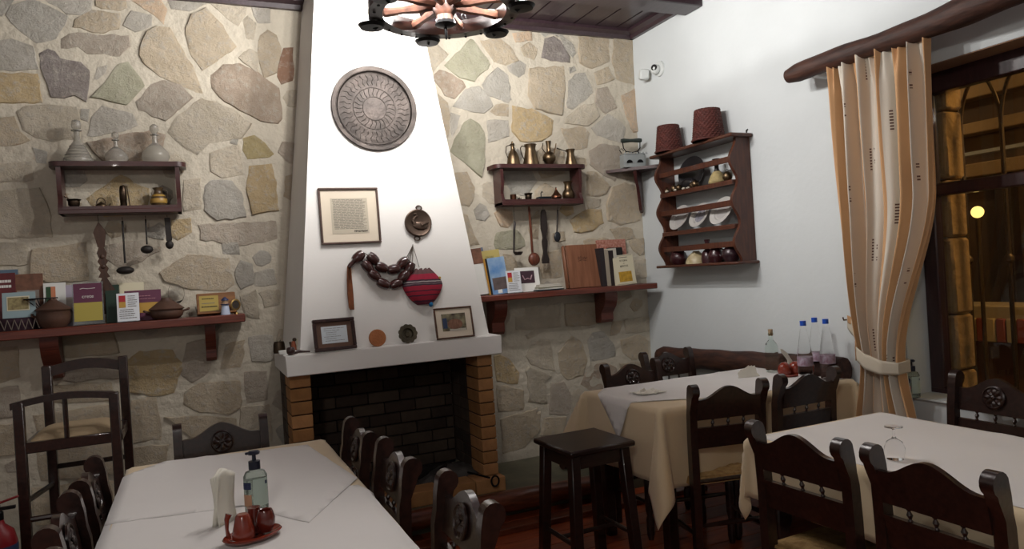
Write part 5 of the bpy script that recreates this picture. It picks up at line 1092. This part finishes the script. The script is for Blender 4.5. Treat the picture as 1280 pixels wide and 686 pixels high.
t = thing('straw_bottle', 'flask with a dark flared neck and straw covered base on the rack\'s upper shelf', 'bottle', (-.085, -.955, RZ[2])); MB().lathe([(0, 0), (.052, 0), (.056, .01), (.04, .05), (.022, .075), (0, .08)], 22).build('straw_base', mat('straw', '9a8a60', .8, n=.25, ns=50), t); MB().lathe([(.022, .07), (.014, .09), (.012, .13), (.026, .152), (.022, .154), (.008, .13)], 18).build('neck', mat('dark_glaze', '2c2422', .35), t)
# plates leaning
plm = mat('white_glazed_plate', 'b5b2ae', .3, coat=.4); plr = mat('grey_plate_pattern', '5c5c68', .5, col2='9a98a0', ns=40)
for k, (yv, r1, lab) in enumerate([(-.545, .093, 'white plate leaning at the left of the rack\'s middle shelf'), (-.755, .088, 'blue-grey patterned plate leaning at the centre of the rack\'s middle shelf'), (-.965, .097, 'white plate leaning at the right of the rack\'s middle shelf')]):
    t = thing('dinner_plate', lab, 'plate', (-.108, yv, RZ[1]+.001), (0, R(28), 0))
    MB().lathe([(0, .004), (r1*.6, .004), (r1*.68, .012), (r1, .018), (r1, .021), (r1*.66, .015), (r1*.6, .008), (0, .008)], 36, (0, 0, r1), rot=(0, -PI/2, 0)).build('plate_body', plm, t)
    MB().lathe([(0, .0086), (r1*.52, .0086), (r1*.52, .0082), (0, .0082)], 30, (0, 0, r1), rot=(0, -PI/2, 0)).build('pattern', plr if k == 1 else mat('faint_print', 'a8a4a2', .4), t)
for k, (yv, a) in enumerate([(-.60, .4), (-.66, -.5), (-.85, .2)]):
    t = thing('teaspoon', ['small silver spoon lying before the left plate', 'small silver spoon lying before the patterned plate', 'small silver spoon lying before the right plate'][k], 'spoon', (-.10+.004, yv, RZ[1]), (0, 0, a)); MB().tube([(0, -.04, .003), (0, .0, .004), (0, .02, .003)], [.002, .0016, .002], 6).ball((0, .03, .004), (.008, .013, .003), 10).build('spoon_body', mat('silver', '9a9a9a', .3, 1), t)
# lower shelf
rp = mat('wine_red_glaze', '34151a', .3, coat=.4)
t = thing('red_glazed_jug', 'round wine-red glazed jug at the left of the rack\'s lowest shelf', 'jug', (-.085, -.52, RZ[0])); MB().lathe(pot([(0, 0), (.6, 0), (.95, .25), (1, .5), (.8, .8), (.4, .95), (.36, 1), (0, .98)], .12, .1), 24).build('jug_body', rp, t); MB().tube([(0, -.02, .095), (0, -.055, .085), (0, -.058, .05)], .006, 7).build('handle', rp, t)
t = thing('painted_bowl', 'cream painted upturned bowl at the middle of the rack\'s lowest shelf', 'bowl', (-.08, -.70, RZ[0])); MB().lathe([(.072, 0), (.07, .02), (.05, .055), (.022, .078), (.02, .084), (0, .084)], 26).build('bowl_body', mat('cream_painted', '9a8a66', .4, col2='c0b698', ns=18), t)
t = thing('red_glazed_bottle', 'narrow wine-red bottle rising above the rail of the rack\'s lowest shelf', 'bottle', (-.08, -.815, RZ[0])); MB().lathe([(0, 0), (.04, 0), (.044, .03), (.035, .07), (.016, .09), (.014, .13), (.019, .15), (.016, .152), (.01, .13), (0, .12)], 20).build('bottle_body', rp, t)
t = thing('red_glazed_pitcher', 'shiny wine-red pitcher with handle on the rack\'s lowest shelf', 'pitcher', (-.085, -.90, RZ[0])); MB().lathe(pot([(0, 0), (.65, 0), (1, .3), (.98, .5), (.7, .78), (.6, .9), (.72, 1), (.64, 1), (.5, .88), (0, .8)], .1, .105), 24).build('pitcher_body', rp, t); MB().tube([(0, -.036, .09), (0, -.07, .08), (0, -.065, .045), (0, -.045, .03)], .006, 7).build('handle', rp, t)
t = thing('dark_glazed_pot', 'dark lidded pot at the right end of the rack\'s lowest shelf', 'pot', (-.085, -1.04, RZ[0])); dg = mat('dark_plum_glaze', '2c1a20', .3, coat=.5); MB().lathe(pot([(0, 0), (.6, 0), (1, .35), (.96, .55), (.8, .7)], .115, .11), 24).build('pot_body', dg, t); MB().lathe([(.047, .076), (.03, .095), (.01, .103), (.012, .113), (0, .118)], 20).build('lid', dg, t)
# ---- motion sensor
p = rw(815, 92); t = thing('security_sensor', 'small white wall camera near the ceiling in the right corner', 'camera', (0, p.y, p.z)); wp = mat('white_plastic', 'c8ccca', .4)
p2 = rw(825, 86); dy = p2.y-p.y
MB().lathe([(0, 0), (.055, 0), (.053, .012), (.04, .016), (0, .016)], 26, (0, dy, p2.z-p.z), rot=(0, -PI/2, 0)).build('base_disc', wp, t); MB().ball((-.035, dy+.005, p2.z-p.z-.005), (.036, .036, .036), 20).build('swivel', wp, t)
MB().box((-.06, .012, -.008), (.07, .05, .075), .01, (0, R(6), R(-20))).build('housing', wp, t); MB().lathe([(.018, 0), (.022, .004), (.012, .006), (0, .004)], 18, (-.058, dy-.012, p2.z-p.z+.002), rot=(0, -PI/2, R(35))).build('lens', blackp, t)
# ================================================================== CURTAIN, POLE
t = thing('curtain_pole', 'thick irregular dark log used as curtain pole above the window', 'pole', (-.15, -1.64, 0)); m = MB(); pts = []; rr = []
for i in range(40):
    s_ = i/39; y_ = -2.4*s_; pts.append((.01*math.sin(s_*9), y_, 2.352+.02*s_+.006*math.sin(s_*15))); rr.append((.044+.02*min(1, s_*1.6))*(1+.07*math.sin(s_*19)+.04*math.sin(s_*51)) if i else .036)
m.tube(pts, rr, 18).build('log', logwood, t)
MB().box((.075, -.16, 2.33), (.14, .05, .05), .008).build('wall_bracket', plaster, t); MB().box((.075, -2.2, 2.33), (.14, .05, .05), .008).build('wall_bracket', plaster, t)
cm_ = bpy.data.materials.new('striped_curtain_fabric'); cm_.use_nodes = True; N = cm_.node_tree.nodes; L = cm_.node_tree.links; B = N['Principled BSDF']; B.inputs['Roughness'].default_value = .9; B.inputs['Sheen Weight'].default_value = .2
uv = N.new('ShaderNodeUVMap'); sp = N.new('ShaderNodeSeparateXYZ'); L.new(uv.outputs[0], sp.inputs[0])
def mth(op, a, b=None, c=None):
    n_ = N.new('ShaderNodeMath'); n_.operation = op
    for i, v in enumerate((a, b, c)):
        if v is None: continue
        if isinstance(v, (int, float)): n_.inputs[i].default_value = v
        else: L.new(v, n_.inputs[i])
    return n_.outputs[0]
U, V_ = sp.outputs[0], sp.outputs[1]
fu = mth('FRACT', mth('MULTIPLY', U, 4.35)); stripe = mth('LESS_THAN', fu, .46)
mxa = N.new('ShaderNodeMix'); mxa.data_type = 'RGBA'; L.new(stripe, mxa.inputs[0]); mxa.inputs[6].default_value = (*lin('ccc5b8'), 1); mxa.inputs[7].default_value = (*lin('c2976c'), 1)
# stitched marks: short dashes in the cream bands, staggered in height
cell = mth('FLOOR', mth('MULTIPLY', U, 4.35)); vv = mth('FRACT', mth('ADD', mth('MULTIPLY', V_, 4.2), mth('MULTIPLY', cell, .37)))
inv = mth('MULTIPLY', mth('GREATER_THAN', vv, .42), mth('LESS_THAN', vv, .66)); dash = mth('GREATER_THAN', mth('FRACT', mth('MULTIPLY', V_, 130)), .45)
ba = mth('MULTIPLY', mth('GREATER_THAN', fu, .62), mth('LESS_THAN', fu, .675)); bb = mth('MULTIPLY', mth('GREATER_THAN', fu, .76), mth('LESS_THAN', fu, .79))
mk = mth('MULTIPLY', mth('MULTIPLY', inv, dash), mth('ADD', ba, mth('MULTIPLY', bb, mth('GREATER_THAN', mth('FRACT', mth('MULTIPLY', V_, 31)), .6))))
mxb = N.new('ShaderNodeMix'); mxb.data_type = 'RGBA'; L.new(mk, mxb.inputs[0]); L.new(mxa.outputs[2], mxb.inputs[6]); mxb.inputs[7].default_value = (*lin('5a4038'), 1); L.new(mxb.outputs[2], B.inputs['Base Color'])
wvn = N.new('ShaderNodeTexNoise'); wvn.inputs['Scale'].default_value = 300; bpn = N.new('ShaderNodeBump'); bpn.inputs['Strength'].default_value = .15; bpn.inputs['Distance'].default_value = .002; L.new(wvn.outputs[0], bpn.inputs['Height']); L.new(bpn.outputs[0], B.inputs['Normal'])
def sstep(a, b, x): x = max(0, min(1, (x-a)/(b-a))); return x*x*(3-2*x)
def curt(u, v):     # v 0 top .. 1 bottom
    z = 2.335-v*1.80; k = (2.335-z)
    # left and right edges
    zt2 = .865
    if z > zt2:
        s_ = (2.335-z)/(2.335-zt2); yl = -1.905-.11*s_**3.2; yr = -2.43+.02*s_+.215*sstep(.45, 1, s_)
    else:
        s_ = (zt2-z)/(zt2-.5); yl = -2.015+.06*sstep(0, 1, s_)+.0; yr = -2.195-.06*sstep(0, 1, s_)
    squeeze = (yl-yr)/.525; y_ = yl+(yr-yl)*(u+.012*math.sin(u*41+v*3))
    am = (.024+.016*(1-squeeze)+.012*sstep(0, .1, v))*(.65+.6*abs(math.sin(u*5.3+1))); ph = u*2*PI*6.2+1.5*math.sin(u*7.3)+.22*math.sin(v*3.4+u*6)
    x = -.135-am*math.sin(ph)-.011*math.sin(ph*2.3+v*3)*(1-v*.5)-.003*math.sin(v*9+u*23)
    hd = sstep(.10, .0, v); x += -hd*.012*math.sin(u*2*PI*19+math.sin(u*31)); y_ += hd*.004*math.sin(u*2*PI*19)
    return (x, y_, z+.004*math.sin(ph)*(v > .99)+(.012*noise.noise((u*30, 1, 1)) if v < .02 else 0))
NU, NV = 220, 70; m = MB().grid(curt, NU, NV); o = m.build('curtain', cm_, None, sharp=180)
tag(o, 'cream and peach striped curtain gathered by a tieback beside the window', 'curtain')
uvl = o.data.uv_layers.new(name='UVMap'); inv_ = {}
co = [v.co.copy() for v in o.data.vertices]; 
vsrc = m.v; import bisect
key = {(round(a, 5), round(b, 5), round(c, 5)): i for i, (a, b, c) in enumerate(vsrc)}
for lp in o.data.loops:
    c = co[lp.vertex_index]; i = key.get((round(c.x, 5), round(c.y, 5), round(c.z, 5)), 0); uvl.data[lp.index].uv = ((i % (NU+1))/NU, (i//(NU+1))/NV)
md = o.modifiers.new('thickness', 'SOLIDIFY'); md.thickness = .003
t = thing('curtain_tieback', 'cream and peach fabric tieback holding the curtain to a wall hook', 'tieback', (0, -1.795, 1.04)); tb = mat('tieback_cream', 'c2b8a6', .9); tb2 = mat('tieback_peach', 'b48a62', .9)
def band(pts, wd, mm, nm):
    def f(u, v):
        n_ = len(pts)-1; s_ = min(n_-1e-6, u*n_); i = int(s_); p = Vector(pts[i]).lerp(Vector(pts[i+1]), s_-i); return (p.x, p.y, p.z+wd*(v-.5)*(1+.15*math.sin(u*7)))
    o = MB().grid(f, 30, 5).build(nm, mm, t); md = o.modifiers.new('thickness', 'SOLIDIFY'); md.thickness = .004
W0 = Vector((0, -1.795, 1.04)); rel = lambda x, y_, z: (x-W0.x, y_-W0.y, z-W0.z)
band([rel(-.012, -1.80, 1.04), rel(-.04, -1.87, .995), rel(-.075, -1.94, .955)], .07, tb, 'cream_band'); band([rel(-.02, -1.81, 1.055), rel(-.035, -1.87, 1.035)], .035, tb2, 'peach_loop')
band([rel(-.075, -1.94, .955), rel(-.15, -1.965, .935), rel(-.205, -2.01, .91)], .06, tb2, 'peach_band'); band([rel(-.205, -2.01, .91), rel(-.225, -2.07, .88), rel(-.22, -2.15, .858), rel(-.175, -2.21, .852), rel(-.10, -2.215, .86), rel(-.05, -2.1, .87)], .065, tb, 'cream_band')
MB().tube([rel(-.001, -1.795, 1.05), rel(-.03, -1.795, 1.05), rel(-.035, -1.795, 1.065)], .004, 7).build('wall_hook', brass, t)
# ================================================================== THINGS ON THE TABLES
def sanitizer(label, loc, s_, labelc, rz=0):
    t = thing('sanitizer_bottle', label, 'bottle', loc, (0, 0, rz)); t.scale = (s_, s_, s_)
    MB().lathe([(0, 0), (.031, 0), (.033, .005), (.033, .105), (.026, .118), (.014, .122), (.014, .128), (0, .128)], 24, sy=.65).build('bottle_body', mat('clear_green_plastic', 'c8d4cc', .08, trans=.85, ior=1.35), t)
    MB().lathe([(0, .004), (.0295, .004), (.0295, .095), (0, .095)], 20, sy=.62).build('liquid', mat('gel', 'dce6e0', .05, trans=.9, ior=1.34), t)
    MB().lathe([(0, .124), (.0165, .124), (.0165, .147), (.006, .149), (.0055, .168), (0, .168)], 16).build('collar', mat('navy_plastic', '14182a', .35), t)
    MB().lathe([(0, .166), (.012, .166), (.014, .172), (.010, .177), (0, .178)], 14, sx=1.3).box((-.014, 0, .171), (.02, .009, .007), .002).build('pump_head', mat('navy_plastic', '14182a', .35), t)
    c = MB(); 
    def lab(a0, a1, z0_, z1_, m_, nm, off=.0005):
        def f(u, v): a = a0+(a1-a0)*u; return ((.033+off)*math.cos(a), (.0214+off)*math.sin(a), z0_+(z1_-z0_)*v)
        return MB().grid(f, 10, 2).build(nm, m_, t)
    lab(R(185), R(245), .07, .09, mat('navy_print', '1a2448', .5), 'blue_label'); lab(R(185), R(245), .022, .055, mat(labelc, labelc, .5), 'colour_label'); lab(R(255), R(340), .02, .098, mat('pale_green_print', 'a8b8ae', .5), 'pale_label', .0003); lab(R(318), R(334), .08, .09, mat('navy_print', '1a2448', .5), 'round_mark', .0008)
TZ = .7575
p = hz(322, 640, TZ); sanitizer('pump bottle of clear hand sanitizer with navy cap on the left table', (p.x, p.y+.01, TZ), 1.0, 'b08468')
p = hz(1146, 500, .699); sanitizer('pump bottle of hand gel with pink label on the window sill', (-.03, -2.165, .6995), 1.0, 'c04a5a', R(-35))
# condiment set
p = hz(316, 672, TZ); t = thing('condiment_tray', 'oval red clay tray in front of the sanitizer on the left table', 'tray', (p.x, p.y-.005, TZ), (0, 0, R(20)))
MB().lathe([(0, .004), (.04, .004), (.064, .010), (.074, .016), (.077, .013), (.066, .003), (.05, 0), (0, 0)], 36, sy=.68).build('tray_body', redclay, t)
MB().tube([(-.05, .03, .006), (-.052, .034, .03), (-.05, .036, .055), (-.044, .036, .068)], [.009, .006, .009, .012], 10, flat=.7).build('napkin_post', redclay, t)
c0 = Vector((p.x, p.y-.005, TZ+.0105))
t = thing('red_clay_shaker', 'conical red clay shaker at the front left of the condiment tray', 'shaker', (c0.x-.022, c0.y-.012, c0.z)); MB().lathe([(0, 0), (.028, 0), (.0285, .012), (.018, .056), (.014, .061), (0, .062)], 24).build('shaker_body', redclay, t)
t = thing('red_clay_cup', 'small round red clay toothpick cup at the right of the condiment tray', 'cup', (c0.x+.034, c0.y+.008, c0.z)); MB().lathe([(0, 0), (.016, 0), (.024, .02), (.025, .035), (.02, .052), (.018, .056), (.015, .054), (.019, .035), (0, .02)], 24).build('cup_body', mat('dark_red_clay', '5c2018', .22, coat=.5), t)
t = thing('red_clay_shaker', 'dark red clay shaker behind the toothpick cup on the condiment tray', 'shaker', (c0.x+.008, c0.y+.036, c0.z-.004)); MB().lathe([(0, 0), (.022, 0), (.023, .02), (.017, .055), (.017, .064), (0, .066)], 24).build('shaker_body', mat('dark_red_clay', '5c2018', .22, coat=.5), t)
p = hz(284, 655, TZ); t = thing('napkin_bundle', 'bundle of folded cream napkins standing beside the sanitizer on the left table', 'napkins', (p.x-.004, p.y+.02, TZ), (0, 0, R(50)))
for k in range(4):
    def f(u, v): return ((u-.5)*.078*(1-.1*v), .006*k-.01+.006*math.sin(v*4+k)+.003*math.sin(u*9+k), .0+.15*v-(.03*abs(u-.35-.1*k)*v))
    o = MB().grid(f, 8, 10).build('napkin', napkin_m, t); md = o.modifiers.new('thickness', 'SOLIDIFY'); md.thickness = .002
# crumpled napkins on far table
def crumple(label, loc, s_, seed, hgt):
    def f(u, v):
        a, b = (u-.5), (v-.5); e = max(abs(a), abs(b))*2
        n_ = noise.noise((u*3.4, v*3.4, seed))+.5*noise.noise((u*8, v*8, seed)); return (a*s_*1.3+.01*n_, b*s_+.02*noise.noise((u*3, v*3, seed+5)), .002+hgt*max(0, .4+n_)*(1-e**2*.8)+abs(noise.noise((u*11, v*11, seed)))*.006)
    o = MB().grid(f, 26, 26).build('paper_napkin', napkin_m, None, loc, sharp=25); tag(o, label, 'napkin'); md = o.modifiers.new('thickness', 'SOLIDIFY'); md.thickness = .001; return o
p = hz(810, 491, TZ); crumple('crumpled white paper napkin near the left end of the far right table', (p.x, p.y, TZ+.0005), .11, 3, .022)
p = hz(938, 470, TZ); t = thing('folded_napkins', 'propped folded cream napkins left of the corked glass bottle', 'napkins', (p.x-.03, p.y, TZ), (0, 0, R(-10)))
for k in range(3): MB().prism([(-.06+.01*k, 0), (.075, 0), (.055, .02), (.045-.01*k, .06), (-.01+.01*k, .05), (-.045, .045-.01*k)], -.02+.014*k, -.018+.014*k, 'xz').build('napkin', napkin_m, t)
# corked bottle
TB = TZ
p = hz(966, 465, TB); t = thing('corked_bottle', 'square clear glass bottle with a cork on the far right table', 'bottle', (p.x, p.y, TB)); hh = .20; t.scale = (1.05, 1.05, 1.2)
MB().lathe([(0, 0), (.034, 0), (.036, .006), (.036, .115), (.028, .135), (.013, .15), (.0125, .175), (.016, .178), (.016, .184), (.011, .184)], 8, sx=1, sy=1, rot=(0, 0, R(22.5)), smooth=False).build('bottle_body', mat('greenish_glass', 'f0faf4', .05, trans=1, ior=1.1), t); MB().lathe([(0, .17), (.011, .17), (.0125, .2), (0, .2)], 12).build('cork', mat('cork', '9a8468', .9), t)
p = hz(981, 469, TB); t = thing('clay_cruet_set', 'dark red clay cruet set with two round pots beside the corked bottle', 'cruets', (p.x+.005, p.y-.03, TB), (0, 0, R(-10)))
MB().lathe([(0, 0), (.07, 0), (.08, .01), (.076, .012), (0, .006)], 30, sy=.6).build('tray', redclay, t); MB().lathe([(0, .006), (.03, .006), (.038, .03), (.03, .06), (.014, .075), (0, .078)], 20, (-.03, 0, 0)).build('pot', redclay, t); MB().lathe([(0, .006), (.03, .006), (.037, .03), (.03, .058), (.014, .073), (0, .076)], 20, (.04, .005, 0)).build('pot', redclay, t)
t = thing('folded_napkins', 'white napkin standing folded between the cruets and water bottles', 'napkins', (p.x+.055, p.y+.03, TB), (0, 0, R(-5)))
for k in range(2): MB().prism([(0, 0), (.06, 0), (.03, .07), (.0, .115), (-.035, .14), (-.03, .12), (.01, .07)], .01*k, .01*k+.002, 'xz').build('napkin', napkin_m, t)
pet = mat('clear_plastic', 'ffffff', .05, trans=1, ior=1.08); wl = mat('purple_red_label', '8a6a7a', .5, col2='b0a4b4', ns=60)
for k, (px, yb_, yt_, lab) in enumerate([(1008, 472, 400, 'clear water bottle with blue cap, left of three by the white wall'), (1022, 470, 398, 'clear water bottle with blue cap, middle of three, slightly behind'), (1036, 470, 398, 'clear water bottle with blue cap, right of three beside the curtain tieback')]):
    p = hz(px, yb_+[4, -1, 3][k], TB); hh = .245
    t = thing('water_bottle', lab, 'bottle', (p.x, p.y, TB), group='water bottles on the far right table')
    MB().lathe(pot([(0, 0), (.9, 0), (1, .02), (1, .1), (.94, .13), (1, .16), (1, .42), (.9, .5), (.42, .88), (.32, .92), (.32, .97), (0, .97)], .072, hh), 24).build('bottle_body', pet, t)
    MB().lathe([(.0362, .065), (.0366, .067), (.0366, .1), (.0362, .102)], 24).build('label', wl, t); MB().lathe([(0, .232), (.0145, .232), (.0145, .252), (0, .253)], 18).build('cap', bluecap, t); t.scale = (1.05, 1.05, 1.22)
# wine glass upside down on the nearest table
p = hz(1121, 574, TZ); t = thing('upturned_wine_glass', 'small stemmed wine glass standing upside down on the nearest right table', 'glass', (p.x, p.y+.005, TZ))
MB().lathe([(.024, .001), (.0285, .02), (.0295, .036), (.022, .055), (.008, .064), (.0035, .072), (.0035, .09), (.008, .095), (.026, .099), (.026, .101), (0, .101)], 28).build('bowl_and_foot', mat('thin_clear_glass', 'ffffff', .02, trans=1, ior=1.18), t)
